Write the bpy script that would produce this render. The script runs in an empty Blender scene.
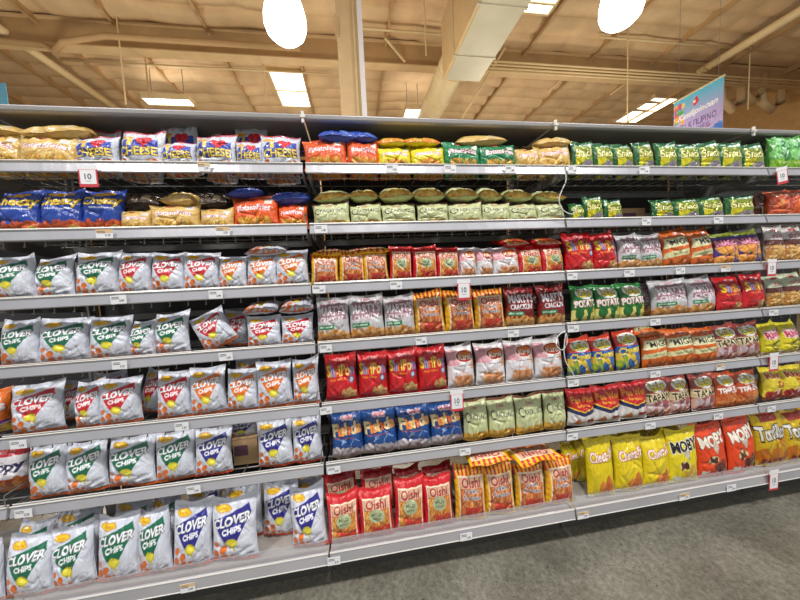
import bpy, math, random
import numpy as np
from mathutils import Vector, Matrix

S = bpy.context.scene
COL = S.collection
PI = math.pi

# ------------------------------------------------------------------ camera
CP = (0.1804, -1.3525, 1.4097)          # stands in the aisle at chest height
YAW, PIT, ROL, FPX = 0.1494, -0.0733, -0.0476, 299.0
ca, sa, cb, sb, cc, sc = math.cos(YAW), math.sin(YAW), math.cos(PIT), math.sin(PIT), math.cos(ROL), math.sin(ROL)
FW = Vector((sa*cb, ca*cb, sb))
R0 = Vector((ca, -sa, 0)); U0 = R0.cross(FW)
RT = R0*cc + U0*sc
UP = -R0*sc + U0*cc
cam_d = bpy.data.cameras.new('camera'); cam = bpy.data.objects.new('camera', cam_d); COL.objects.link(cam)
cam_d.sensor_width = 36; cam_d.lens = FPX/800*36; cam_d.clip_start = .02; cam_d.clip_end = 100
M3 = Matrix((RT, UP, -FW)).transposed()
cam.matrix_world = Matrix.Translation(CP) @ M3.to_4x4()
S.camera = cam

# ------------------------------------------------------------------ world, lights, exposure
S.view_settings.view_transform = 'Standard'; S.view_settings.look = 'None'
S.view_settings.gamma = 1; S.view_settings.use_curve_mapping = False
S.view_settings.exposure = 0.30
wd = bpy.data.worlds.new('world'); S.world = wd; wd.use_nodes = True
bg = wd.node_tree.nodes['Background']; bg.inputs[0].default_value = (.90, .95, 1.0, 1); bg.inputs[1].default_value = 0.33


def area(name, loc, size, power, color, rot=(0, 0, 0)):
    l = bpy.data.lights.new(name, 'AREA'); l.shape = 'DISK'; l.size = size; l.energy = power; l.color = color
    o = bpy.data.objects.new(name, l); COL.objects.link(o); o.location = loc; o.rotation_euler = rot
    return o


# the rows of high-bay lamps over the aisle the camera stands in and the aisles behind it
for (x, y, p) in ((-2.6, -2.1, 140), (0.6, -2.1, 140), (3.8, -2.1, 140), (-2.6, -5.2, 280), (0.6, -5.2, 280), (3.8, -5.2, 280)):
    area('high_bay_light', (x, y, 5.2), 0.5, p, (1.0, .975, .95), (math.radians(-12) if y > -3 else math.radians(-38), 0, 0))
for (x, y, p) in ((-6, 6.0, 250), (1.0, 6.0, 200), (8, 6.0, 250), (-2, 10.5, 230), (6, 10.5, 230), (-1.5, 2.4, 120), (3, 2.4, 120)):  # added fill points without fixtures, brightening the ceiling and column
    l = bpy.data.lights.new('hall_fill_light', 'POINT'); l.energy = p; l.shadow_soft_size = .4; l.color = (1.0, .90, .76)
    o = bpy.data.objects.new('hall_fill_light', l); COL.objects.link(o); o.location = (x, y, 3.9)


# ------------------------------------------------------------------ pixel -> place
def ray(px, py):
    d = FW*FPX + RT*(px-400) - UP*(py-300)
    return d


def at_y(px, py, Y):
    d = ray(px, py); t = (Y-CP[1])/d.y
    return Vector(CP)+d*t


def at_z(px, py, Z):
    d = ray(px, py); t = (Z-CP[2])/d.z
    return Vector(CP)+d*t


def at_x(px, py, X):
    d = ray(px, py); t = (X-CP[0])/d.x
    return Vector(CP)+d*t


def at_d(px, py, dep):
    return Vector(CP)+ray(px, py)*(dep/FPX)


# ------------------------------------------------------------------ materials
def lin(c):
    if isinstance(c, str):
        c = tuple(int(c[i:i+2], 16)/255 for i in (0, 2, 4))
    return tuple((x/12.92 if x <= .04045 else ((x+.055)/1.055)**2.4) for x in c)


MATS = {}


def mat(name, col, rough=.5, metal=0., bump=0., bscale=30., var=0., vscale=5., emit=0., spec=.5, stretch=None):
    if name in MATS: return MATS[name]
    m = bpy.data.materials.new(name); m.use_nodes = True; nt = m.node_tree; b = nt.nodes['Principled BSDF']
    c = lin(col)
    b.inputs['Base Color'].default_value = (*c, 1); b.inputs['Roughness'].default_value = rough
    b.inputs['Metallic'].default_value = metal; b.inputs['Specular IOR Level'].default_value = spec
    tc = nt.nodes.new('ShaderNodeTexCoord'); mp = nt.nodes.new('ShaderNodeMapping')
    nt.links.new(tc.outputs['Object'], mp.inputs[0])
    if stretch: mp.inputs['Scale'].default_value = stretch
    n = nt.nodes.new('ShaderNodeTexNoise'); n.inputs['Scale'].default_value = vscale; n.inputs['Detail'].default_value = 6
    nt.links.new(mp.outputs[0], n.inputs[0])
    r = nt.nodes.new('ShaderNodeValToRGB'); nt.links.new(n.outputs[0], r.inputs[0])
    r.color_ramp.elements[0].position = .3; r.color_ramp.elements[1].position = .7
    r.color_ramp.elements[0].color = tuple(x*(1-var) for x in c)+(1,); r.color_ramp.elements[1].color = tuple(min(1, x*(1+var)) for x in c)+(1,)
    nt.links.new(r.outputs[0], b.inputs['Base Color'])
    if bump:
        n2 = nt.nodes.new('ShaderNodeTexNoise'); n2.inputs['Scale'].default_value = bscale; n2.inputs['Detail'].default_value = 4
        nt.links.new(mp.outputs[0], n2.inputs[0])
        bp = nt.nodes.new('ShaderNodeBump'); bp.inputs['Strength'].default_value = bump; bp.inputs['Distance'].default_value = .01
        nt.links.new(n2.outputs[0], bp.inputs['Height']); nt.links.new(bp.outputs[0], b.inputs['Normal'])
    if emit:
        b.inputs['Emission Color'].default_value = (*c, 1); b.inputs['Emission Strength'].default_value = emit
    MATS[name] = m
    return m


def print_mat(name, rough=.3, metal=0.):
    if name in MATS: return MATS[name]
    m = bpy.data.materials.new(name); m.use_nodes = True; nt = m.node_tree; b = nt.nodes['Principled BSDF']
    a = nt.nodes.new('ShaderNodeAttribute'); a.attribute_name = 'print'
    nt.links.new(a.outputs['Color'], b.inputs['Base Color'])
    b.inputs['Roughness'].default_value = rough; b.inputs['Metallic'].default_value = metal
    b.inputs['Coat Weight'].default_value = .45; b.inputs['Coat Roughness'].default_value = .12
    tc = nt.nodes.new('ShaderNodeTexCoord')
    n2 = nt.nodes.new('ShaderNodeTexNoise'); n2.inputs['Scale'].default_value = 3.2; n2.inputs['Detail'].default_value = 3
    n2.inputs['Distortion'].default_value = 1.2
    nt.links.new(tc.outputs['Object'], n2.inputs[0])
    bp = nt.nodes.new('ShaderNodeBump'); bp.inputs['Strength'].default_value = .35; bp.inputs['Distance'].default_value = .05
    nt.links.new(n2.outputs[0], bp.inputs['Height']); nt.links.new(bp.outputs[0], b.inputs['Normal'])
    MATS[name] = m
    return m


STEEL = mat('shelf_steel', 'c4c2c6', .28, .55, var=.10, vscale=3, bump=.25, bscale=14, stretch=(1, 1, .25))
RAILEDGE = mat('rail_edge_cream', 'dcd8d0', .4, .2)
WIRE = mat('wire_steel', '8f8c86', .4, .6)
PANEL = mat('back_panel_shaded_grey', '343233', .6, var=.12, vscale=3)  # grey sheet coloured darker to stand for shade behind the bags
DECK = mat('deck_grey', 'aaa49c', .5, .1, var=.08, vscale=8)
POST = mat('post_grey', '8c8a88', .45, .4)
KICK = mat('kick_dark', '4a4844', .6)
BEIGE = mat('beige_paint', 'cdb083', .7, var=.10, vscale=2)
BEIGE_D = mat('beige_paint_dim', 'b59468', .75, var=.12, vscale=1.5)
BEIGE_L = mat('cream_paint', 'dcc596', .6, var=.08, vscale=2)
TAG_W = mat('tag_white', 'e9e9ea', .45)
TAG_K = mat('tag_ink', '5a5a62', .6)
TAG_R = mat('tag_red', 'cf3b44', .5)
TAG_O = mat('tag_tan', 'd9b98a', .5)
TIE = mat('white_nylon', 'e4e4e0', .5)
CARD = mat('cardboard', 'a98a63', .8, var=.1)


def mesh_obj(name, verts, faces, m, parent=None, smooth=False, mats=None, fm=None):
    me = bpy.data.meshes.new(name); me.from_pydata([tuple(v) for v in verts], [], faces)
    for x in (mats or [m]): me.materials.append(x)
    if fm: me.polygons.foreach_set('material_index', fm)
    if smooth: me.polygons.foreach_set('use_smooth', [True]*len(me.polygons))
    me.update()
    o = bpy.data.objects.new(name, me); COL.objects.link(o)
    if parent: o.parent = parent
    return o


class MB:
    def __init__(s): s.v = []; s.f = []; s.m = []; s.k = 0

    def add(s, v, f):
        b = len(s.v); s.v += [tuple(x) for x in v]; s.f += [tuple(b+i for i in q) for q in f]; s.m += [s.k]*len(f)
        return s

    def box(s, x0, y0, z0, x1, y1, z1):
        v = [(x, y, z) for z in (z0, z1) for y in (y0, y1) for x in (x0, x1)]
        return s.add(v, [(0, 2, 3, 1), (4, 5, 7, 6), (0, 1, 5, 4), (2, 6, 7, 3), (0, 4, 6, 2), (1, 3, 7, 5)])

    def tube(s, pts, r, n=6, cap=True):
        pts = [Vector(p) for p in pts]; rings = []
        for i, p in enumerate(pts):
            t = (pts[min(i+1, len(pts)-1)]-pts[max(i-1, 0)]).normalized()
            a = t.cross(Vector((0, 0, 1)) if abs(t.z) < .9 else Vector((1, 0, 0))).normalized(); b = t.cross(a)
            rr = r[i] if isinstance(r, (list, tuple)) else r
            rings.append([p+(a*math.cos(2*PI*k/n)+b*math.sin(2*PI*k/n))*rr for k in range(n)])
        v = [q for g in rings for q in g]; f = []
        for i in range(len(pts)-1):
            for k in range(n): f.append((i*n+k, i*n+(k+1) % n, (i+1)*n+(k+1) % n, (i+1)*n+k))
        if cap: f += [tuple(range(n))[::-1], tuple(range((len(pts)-1)*n, len(pts)*n))]
        return s.add(v, f)

    def extr(s, prof, x0, x1):      # profile (y,z) swept along x
        n = len(prof); v = [(x0, y, z) for y, z in prof]+[(x1, y, z) for y, z in prof]
        return s.add(v, [(i, (i+1) % n, n+(i+1) % n, n+i) for i in range(n)]+[tuple(range(n))[::-1], tuple(range(n, 2*n))])

    def build(s, name, m, parent=None, smooth=False):
        if isinstance(m, list): return mesh_obj(name, s.v, s.f, None, parent, smooth, m, s.m)
        return mesh_obj(name, s.v, s.f, m, parent, smooth)


def tag(o, label=None, cat=None, group=None, kind=None):
    if label: o['label'] = label
    if cat: o['category'] = cat
    if group: o['group'] = group
    if kind: o['kind'] = kind
    return o


def empty(name, loc=(0, 0, 0), rot=(0, 0, 0)):
    o = bpy.data.objects.new(name, None); COL.objects.link(o); o.location = loc; o.rotation_euler = rot; o.empty_display_size = .1
    return o


# ------------------------------------------------------------------ floor, ceiling, walls
FLO = bpy.data.materials.new('polished_concrete'); FLO.use_nodes = True
nt = FLO.node_tree; b = nt.nodes['Principled BSDF']; b.inputs['Roughness'].default_value = .32
tc = nt.nodes.new('ShaderNodeTexCoord')


def noise(sc, det=6, rough=.6):
    n = nt.nodes.new('ShaderNodeTexNoise'); n.inputs['Scale'].default_value = sc; n.inputs['Detail'].default_value = det
    n.inputs['Roughness'].default_value = rough
    nt.links.new(tc.outputs['Object'], n.inputs[0]); return n


def ramp(src, p0, c0, p1, c1):
    r = nt.nodes.new('ShaderNodeValToRGB'); e = r.color_ramp.elements
    e[0].position = p0; e[0].color = (*lin(c0), 1); e[1].position = p1; e[1].color = (*lin(c1), 1)
    nt.links.new(src, r.inputs[0]); return r


def mix(fac, a, bb, mode='MIX'):
    x = nt.nodes.new('ShaderNodeMix'); x.data_type = 'RGBA'; x.blend_type = mode
    if isinstance(fac, float): x.inputs[0].default_value = fac
    else: nt.links.new(fac, x.inputs[0])
    nt.links.new(a, x.inputs[6]); nt.links.new(bb, x.inputs[7]); return x


base = ramp(noise(2.2).outputs[0], .3, '76736a', .7, 'a29f96')
fine = ramp(noise(38, 6, .85).outputs[0], .36, '7a786c', .64, 'dedbce')
m1 = mix(.85, base.outputs[0], fine.outputs[0], 'MULTIPLY')
vo = nt.nodes.new('ShaderNodeTexVoronoi'); vo.inputs['Scale'].default_value = 40; vo.inputs['Randomness'].default_value = 1; wn = noise(3.5, 3); wa = nt.nodes.new('ShaderNodeVectorMath'); wa.operation = 'ADD'; nt.links.new(tc.outputs['Object'], wa.inputs[0]); nt.links.new(wn.outputs['Color'], wa.inputs[1]); nt.links.new(wa.outputs[0], vo.inputs[0])
sel = nt.nodes.new('ShaderNodeMath'); sel.operation = 'LESS_THAN'; sel.inputs[1].default_value = .20
nt.links.new(vo.outputs['Distance'], sel.inputs[0])
sx = nt.nodes.new('ShaderNodeSeparateColor'); nt.links.new(vo.outputs['Color'], sx.inputs[0])
s2 = nt.nodes.new('ShaderNodeMath'); s2.operation = 'LESS_THAN'; s2.inputs[1].default_value = .20; nt.links.new(sx.outputs[0], s2.inputs[0])
mu = nt.nodes.new('ShaderNodeMath'); mu.operation = 'MULTIPLY'; nt.links.new(sel.outputs[0], mu.inputs[0]); nt.links.new(s2.outputs[0], mu.inputs[1])
dk = nt.nodes.new('ShaderNodeRGB'); dk.outputs[0].default_value = (*lin('262320'), 1)
m2 = mix(mu.outputs[0], m1.outputs[2], dk.outputs[0])
nt.links.new(m2.outputs[2], b.inputs['Base Color'])
bp = nt.nodes.new('ShaderNodeBump'); bp.inputs['Strength'].default_value = .15; bp.inputs['Distance'].default_value = .004
nt.links.new(noise(40, 5).outputs[0], bp.inputs['Height']); nt.links.new(bp.outputs[0], b.inputs['Normal'])
tag(MB().box(-16, -9, -.12, 18, 17, 0).build('floor', FLO), kind='structure')

ZC = 8.5
INS = mat('quilted_insulation', 'd2b48a', .85, bump=.5, bscale=2.5, var=.16, vscale=1.3)
xs = np.arange(-16, 18.01, .235); ys = np.arange(1.0, 17.01, .0763)
X, Y = np.meshgrid(xs, ys)
rng = np.random.RandomState(3)
cell = np.floor(Y/.61).astype(int) % 97; cellx = np.floor(X/2.35).astype(int) % 53
amp = .10+.12*rng.rand(97, 53)[cell, cellx]
Z = ZC-amp*np.abs(np.sin(PI*Y/.61))**.5*(.55+.45*np.abs(np.sin(PI*X/2.35))**.5)
ny, nx = X.shape
idx = np.arange(ny*nx).reshape(ny, nx)
F = np.stack([idx[:-1, :-1], idx[1:, :-1], idx[1:, 1:], idx[:-1, 1:]], -1).reshape(-1, 4)
ceil = mesh_obj('ceiling', np.stack([X, Y, Z], -1).reshape(-1, 3).tolist(), F.tolist(), INS)
tag(ceil, kind='structure')
tag(MB().box(-16, 17, 0, 18, 17.2, ZC).build('wall_back', mat('far_wall', 'c79f68', .8, var=.1)), kind='structure')
tag(MB().box(17.8, 1, 0, 18, 17, ZC).build('wall_right', mat('far_wall', 'c79f68')), kind='structure')
tag(MB().box(-16.2, 1, 0, -16, 17, ZC).build('wall_left', mat('far_wall', 'c79f68')), kind='structure')

# purlins running away from the viewer
XW = [at_z(px, 0, 8.25).x for px in (-170, -78, 8, 91, 189, 285, 392, 566, 655, 740, 840, 940)]
WH = ['at the far left end', 'left of the sloping left pipe', 'just right of the left pipe', 'left of the ceiling strip light',
      'above the long strip light', 'behind the left lamp', 'right of the column', 'right of the duct', 'behind the right lamp',
      'above the hanging banner', 'right of the banner', 'at the far right end']
for x, w in zip(XW, WH):
    mb = MB(); mb.box(x-.022, 1, 8.26, x+.022, 16.9, 8.5); mb.box(x-.035, 1, 8.245, x+.035, 16.9, 8.26)
    tag(mb.build('roof_purlin', BEIGE_D), 'beige painted roof purlin running away, '+w, 'roof beam', 'roof purlins')
gy = at_z(400, 67, 7.75).y
g = empty('roof_girder', (0, gy, 7.75)); tag(g, 'deep beige girder crossing under the roof above the aisle', 'roof beam')
MB().box(-15.9, -.05, 0, 17.7, .05, .62).build('web', BEIGE_D, g)
MB().box(-15.9, -.15, -.03, 17.7, .15, 0).build('bottom_flange', BEIGE, g)
MB().box(-15.9, -.15, .62, 17.7, .15, .65).build('top_flange', BEIGE, g)
cy = gy-.35
for k in range(4):
    tag(MB().tube([(at_z(470, 72, 7.5).x, cy-.12*k, 7.55+.01*k), (17.5, cy-.12*k, 7.55+.01*k)], .026, 8).build('conduit', BEIGE_L, smooth=True),
        'thin cream conduit, %s of four under the girder' % ['farthest', 'second farthest', 'third farthest', 'nearest'][k], 'conduit', 'conduits under the girder')
for (pa, pb, z, r, lab) in (((0, 29), (105, 101), 8.0, .11, 'thick beige pipe sloping down from upper left corner'),
                            ((706, 68), (800, 11), 7.9, .12, 'thick beige pipe sloping up to upper right corner')):
    A = at_z(*pa, z); Bp = at_z(*pb, z); d = (Bp-A).normalized()
    if A.y > Bp.y: A, Bp = Bp, A; d = -d
    ob = MB().tube([A-d*1.5, Bp+d*(2 if pa[0] == 0 else .2)], r, 14).build('ceiling_pipe', BEIGE_L, smooth=True)
    tag(ob, lab, 'pipe')
for (pa, pb, z, r, lab) in (((600, 37), (750, 50), 8.0, .03, 'thin sprinkler pipe crossing above the banner'),
                            ((60, 60), (330, 78), 8.0, .03, 'thin sprinkler pipe crossing left of the column'),
                            ((345, 27), (446, 38), 7.9, .03, 'thin pipe between column and duct')):
    z = 8.21; A = at_z(*pa, z); Bp = at_z(*pb, z); Bp.y = A.y
    tag(MB().tube([A, Bp], r, 8).build('sprinkler_pipe', BEIGE_L, smooth=True), lab, 'pipe')
# elbow joint assembly on the left and valves on the right
e1 = at_z(58, 50, 7.6)
tag(MB().tube([e1+Vector((-3.5, .1, .2)), e1+Vector((-1.3, 0, .15)), e1+Vector((-.3, 0, .1)), e1+Vector((0, -.1, -.1)), e1+Vector((.35, -.3, 0)), e1+Vector((1.3, -.3, .2)), e1+Vector((6, -.3, .2))], .07, 12).build('water_main', BEIGE_D, smooth=True),
    'beige water main with bent joint below the left roof', 'pipe')
q = at_d(750, 102, 11)
mb = MB()
for i, (dx, dz) in enumerate(((-.9, 0), (0, .3), (.9, .05))):
    mb.tube([q+Vector((dx-.4, 0, dz+.5)), q+Vector((dx-.35, 0, dz)), q+Vector((dx+.1, 0, dz-.3)), q+Vector((dx+.5, 0, dz)), q+Vector((dx+.55, 0, dz+.7))], .14, 10)
tag(mb.build('pipe_valve', BEIGE, smooth=True), 'cluster of beige curved pipes right of the banner', 'pipe')

# braces, rods
for i, (a, bb, lab) in enumerate((((505, 48), (462, 118), 'slanted cream brace right of the duct'), ((575, 66), (548, 92), 'short slanted brace under the conduits'),
                                ((642, 71), (610, 95), 'short slanted brace near right lamp'), ((385, 38), (405, 62), 'short slanted brace right of column'))):
    A = at_z(*a, 8.2); Bp = at_d(*bb, (A-Vector(CP)).dot(FW)*1.05)
    tag(MB().tube([A, Bp], .035, 8).build('roof_brace', BEIGE_L), lab, 'brace')
for px, y0, y1, lab in ((117, 22, 104, 'thin hanger rod at left'), (143, 38, 97, 'thin dark hanger rod over the strip light'), (628, 35, 122, 'thin rod below the right lamp'),
                        (424, 0, 55, 'thin rod left of the duct'), (750, 55, 110, 'thin rod right of the banner'), (262, 50, 100, 'thin rod left of the column')):
    P = at_z(px, y0, 8.2); d = (P-Vector(CP)).dot(FW)
    Q = at_d(px, y1, d); zb = Vector(CP)+ray(px, y1)*((P.y-CP[1])/ray(px, y1).y)
    tag(MB().tube([(P.x, P.y, 8.49), (P.x, P.y, zb.z)], .018, 6).build('hanger_rod', BEIGE_D if 'dark' in lab else BEIGE_L), lab+' hanging from the roof', 'rod')

# rectangular duct and round duct
A = at_d(443, 80, 7.7); Bp = at_d(482, 80, 7.7)
dz = A.z; x0, x1 = A.x, Bp.x; y1 = A.y
ztop = at_y(444, 22, y1).z
GALV_LIT = mat('galvanised_lit_duct', 'c3bea6', .45, .15, var=.12, vscale=1.2)
dr = empty('air_duct', (0, 0, 0)); tag(dr, 'large square air duct under the roof right of the column', 'duct')
MB().box(x0, 1.2, dz, x1, y1, ztop).build('trunk', mat('duct_paint', 'cbb083', .6, var=.06), dr)
MB().box(x0+.06, 1.2, dz-.02, x1-.02, y1-.05, dz+.001).build('lit_underside', GALV_LIT, dr)  # plate over the bottom face, its greenish light put into the colour
for yy in (y1-.9, y1-2.2, y1-3.5): MB().box(x0-.015, yy, dz-.035, x1+.015, yy+.05, ztop+.015).build('joint_flange', GALV_LIT, dr)
rc = at_d(457, 84, 7.9)
ro = empty('round_duct', (0, 0, 0)); tag(ro, 'round beige duct leaving the far end of the square duct', 'duct')
cx = (x0+x1)/2; cz = dz+.55
MB().tube([(cx-.12, y1+.03, cz), (cx-.12, y1+.3, cz), (cx-.2, 16.9, cz)], .37, 28).build('trunk', mat('duct_cream', 'd8c69b', .55, var=.08), ro, True)
for k in range(4): MB().tube([(cx-.12, y1+.3+k*1.3, cz), (cx-.12, y1+.36+k*1.3, cz)], .385, 28).build('joint_band', BEIGE_L, ro)

# column
A = at_d(339.5, 80, 5.7); Bp = at_d(360.5, 80, 5.7)
xc0, xc1, yc = A.x, Bp.x, A.y
co = empty('support_column', ((xc0+xc1)/2, yc, 0)); tag(co, 'beige square column rising to the roof behind the shelves', 'column')
w2 = (xc1-xc0)/2
MB().box(-w2, 0, 0, w2, .35, ZC-.05).build('shaft', mat('column_paint', 'dcbd90', .65, var=.05), co)
MB().box(-w2-.03, -.03, 6.0, -w2+.05, .1, 6.35).build('junction_box', BEIGE, co)
MB().tube([(w2-.07, -.03, 0), (w2-.07, -.03, ZC-.1)], .022, 8).build('conduit', BEIGE_L, co)
so = MB().box(xc1+.004, yc-.02, 2.6, xc1+.095, yc+.02, ZC-.6).build('banner_board', mat('bright_white', 'f4f2f6', .5)); tag(so, 'narrow white board standing along the right side of the column', 'sign')

# strip lights and skylights, high-bay lamps
SKY = mat('skylight_glow', 'fffbe8', .5, emit=3.0)
LAMP = mat('lamp_glow', 'ffffff', .4, emit=5.0)


def quad_light(name, pts, z, lab, cat, part, m, depth=.12, fr=.06):
    P = [at_z(a, bb, z) for a, bb in pts]
    xs_ = [p.x for p in P]; ys_ = [p.y for p in P]
    X0, X1, Y0, Y1 = (xs_[0]+xs_[3])/2, (xs_[1]+xs_[2])/2, (ys_[2]+ys_[3])/2, (ys_[0]+ys_[1])/2
    if Y1 < Y0: Y0, Y1 = Y1, Y0
    r = empty(name, ((X0+X1)/2, (Y0+Y1)/2, z)); tag(r, lab, cat)
    a, c = (X1-X0)/2, (Y1-Y0)/2
    MB().box(-a, -c, 0, a, c, .03).build(part, m, r)
    mb = MB()
    mb.box(-a-fr, -c-fr, -.02, -a, c+fr, depth); mb.box(a, -c-fr, -.02, a+fr, c+fr, depth)
    mb.box(-a, -c-fr, -.02, a, -c, depth); mb.box(-a, c, -.02, a, c+fr, depth)
    mb.build('frame', BEIGE_L, r)
    if name == 'strip_light':
        for s_ in (-1, 1): MB().tube([(s_*a*.7, 0, depth-.02), (s_*a*.7, 0, ZC-.02-z)], .012, 6).build('suspension_rod', POST, r)
    if name == 'skylight':
        MB().box(-a, -.03, -.03, a, .03, 0).build('crossbar', BEIGE_L, r)
    return r


quad_light('skylight', [(270, 72), (303, 72), (309, 106), (283, 106)], 8.32, 'bright square skylight left of the column', 'skylight', 'pane', SKY)
quad_light('skylight', [(528, -8), (566, -8), (546, 12), (512, 12)], 8.32, 'bright skylight right of the duct at picture top', 'skylight', 'pane', SKY)
quad_light('skylight', [(655, 98), (674, 98), (640, 122), (614, 122)], 8.32, 'long bright skylight left of the hanging banner', 'skylight', 'pane', SKY)
quad_light('strip_light', [(143, 98), (189, 99), (193, 105), (149, 104.5)], 7.4, 'long glowing strip light over the left bay', 'ceiling light', 'tube_panel', LAMP, .14, .03)
quad_light('strip_light', [(406, 109), (421, 109), (420, 117), (404, 117)], 7.4, 'short glowing strip light left of the round duct', 'ceiling light', 'tube_panel', LAMP, .14, .03)


def high_bay(px, py, dep, lab):
    c = at_d(px, py, dep)
    r = empty('pendant_lamp', c); tag(r, lab, 'lamp')
    prof = [(.001, -.30), (.09, -.295), (.17, -.265), (.235, -.20), (.265, -.11), (.262, 0), (.235, .12), (.20, .22), (.17, .30)]
    n = 32; v = []; f = []
    for rr, zz in prof:
        for k in range(n): v.append((rr*math.cos(2*PI*k/n), rr*math.sin(2*PI*k/n), zz))
    for i in range(len(prof)-1):
        for k in range(n): f.append((i*n+k, i*n+(k+1) % n, (i+1)*n+(k+1) % n, (i+1)*n+k))
    mesh_obj('refractor', v, f, LAMP, r, True)
    MB().tube([(0, 0, .30), (0, 0, .52), (0, 0, .60)], [.175, .15, .06], 24).build('ballast_housing', POST, r, True)
    MB().tube([(0, 0, .60), (0, 0, ZC-.1-c.z)], .012, 8).build('suspension_rod', POST, r)


high_bay(285, 17, 3.9, 'glowing bell-shaped pendant lamp left of the column')
high_bay(621, 3, 4.15, 'glowing bell-shaped pendant lamp right of the duct')

# ------------------------------------------------------------------ print canvas: packaging artwork rasterised to vertex colours
NU, NV = 88, 104
CW, CH = NU*2, NV*2
_txt = {}


def text_tris(s, bold, shear):
    key = (s, bold, shear)
    if key in _txt: return _txt[key]
    cu = bpy.data.curves.new('t', 'FONT'); cu.body = s; cu.size = 1; cu.offset = bold; cu.shear = shear; cu.resolution_u = 3
    cu.align_x = 'CENTER'
    ob = bpy.data.objects.new('t', cu); COL.objects.link(ob)
    dg = bpy.context.evaluated_depsgraph_get(); ev = ob.evaluated_get(dg); me = ev.to_mesh(); me.calc_loop_triangles()
    v = np.array([p.co[:2] for p in me.vertices], float).reshape(-1, 2)
    t = np.array([list(l.vertices) for l in me.loop_triangles], int).reshape(-1, 3)
    ev.to_mesh_clear(); bpy.data.objects.remove(ob); bpy.data.curves.remove(cu)
    _txt[key] = (v, t)
    return v, t


class Cv:
    def __init__(s, base):
        s.a = np.zeros((CH, CW, 3)); s.a[:] = lin(base); s.edge = base
        s.x, s.y = np.meshgrid((np.arange(CW)+.5)/CW, (np.arange(CH)+.5)/CH)
        s.back = base

    def rect(s, x0, y0, x1, y1, c): s.a[(s.x >= x0) & (s.x < x1) & (s.y >= y0) & (s.y < y1)] = lin(c); return s

    def ell(s, cx, cy, rx, ry, c, rot=0):
        dx, dy = s.x-cx, s.y-cy; a, b_ = math.cos(rot), math.sin(rot)
        s.a[((dx*a+dy*b_)/rx)**2+((-dx*b_+dy*a)/ry)**2 < 1] = lin(c); return s

    def poly(s, pts, c):
        ins = np.zeros_like(s.x, bool); n = len(pts)
        for i in range(n):
            xa, ya = pts[i]; xb, yb = pts[(i+1) % n]
            if ya == yb: continue
            cnd = ((ya > s.y) != (yb > s.y)) & (s.x < (xb-xa)*(s.y-ya)/(yb-ya)+xa); ins ^= cnd
        s.a[ins] = lin(c); return s

    def text(s, t, cx, cy, w, h, c, ol=None, rot=0, shear=0., arch=0., bold=.02, olw=.09, grow=0., cols=None):
        v0, _ = text_tris(t, 0, shear)
        mn, mx = v0.min(0), v0.max(0)
        def draw(bo, col):
            v, tr = text_tris(t, bo, shear)
            p = (v-(mn+mx)/2)/(mx-mn)
            X_ = p[:, 0]; Y_ = p[:, 1]*(1+grow*X_)
            x = X_*w; y = Y_*h+arch*(.25-X_**2)*4*h*.5
            c_, s_ = math.cos(rot), math.sin(rot); k = CH/CW*0+1.25
            x, y = cx+x*c_-y*k*s_, cy+(x*s_/k)+y*c_
            px = x*CW; py = y*CH
            for ti in tr:
                ax, bx, cx2 = px[ti]; ay, by, cy2 = py[ti]
                i0, i1 = int(max(0, min(ax, bx, cx2))), int(min(CW, max(ax, bx, cx2)+1.5))
                j0, j1 = int(max(0, min(ay, by, cy2))), int(min(CH, max(ay, by, cy2)+1.5))
                if i1 <= i0 or j1 <= j0: continue
                gx = np.arange(i0, i1)[None, :]+.5; gyy = np.arange(j0, j1)[:, None]+.5
                d = (by-cy2)*(ax-cx2)+(cx2-bx)*(ay-cy2)
                if abs(d) < 1e-9: continue
                l1 = ((by-cy2)*(gx-cx2)+(cx2-bx)*(gyy-cy2))/d; l2 = ((cy2-ay)*(gx-cx2)+(ax-cx2)*(gyy-cy2))/d
                m = (l1 >= -.02) & (l2 >= -.02) & (l1+l2 <= 1.02)
                if cols and col == 'cols':
                    k_ = cols[min(len(cols)-1, max(0, int((p[ti, 0].mean()+.5)*len(cols))))]
                    s.a[j0:j1, i0:i1][m] = lin(k_)
                else: s.a[j0:j1, i0:i1][m] = lin(col)
        if ol: draw(olw, ol)
        draw(bold, 'cols' if cols else c)
        return s

    def lines(s, seed, n, x0, y0, x1, y1, th, cols, ang=0.):
        r = random.Random(seed)
        for i in range(n):
            cx, cy = r.uniform(x0, x1), r.uniform(y0, y1); l = r.uniform(.06, .2); a = ang+r.uniform(-.7, .7)
            dx, dy = s.x-cx, s.y-cy; u = dx*math.cos(a)+dy*math.sin(a); v = -dx*math.sin(a)+dy*math.cos(a)
            m = (np.abs(u) < l) & (np.abs(v) < th) & (s.x > x0) & (s.x < x1) & (s.y > y0) & (s.y < y1)
            s.a[m] = lin(r.choice(cols))
        return s

    def blobs(s, seed, n, x0, y0, x1, y1, r0, cols):
        r = random.Random(seed)
        for i in range(n):
            s.ell(r.uniform(x0, x1), r.uniform(y0, y1), r0*r.uniform(.7, 1.3), r0*r.uniform(.5, .9), r.choice(cols), r.uniform(0, 3))
        return s


KINDS = {}


def kind(code, desc, T=.085, rough=.3, metal=0., cat='snack bag'):
    def deco(fn):
        KINDS[code] = dict(desc=desc, T=T, rough=rough, metal=metal, fn=fn, cat=cat); return fn
    return deco


W_ = 'd2d5df'
CHIP = ['e07b28', 'd96a1f', 'e88f3c']


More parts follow.
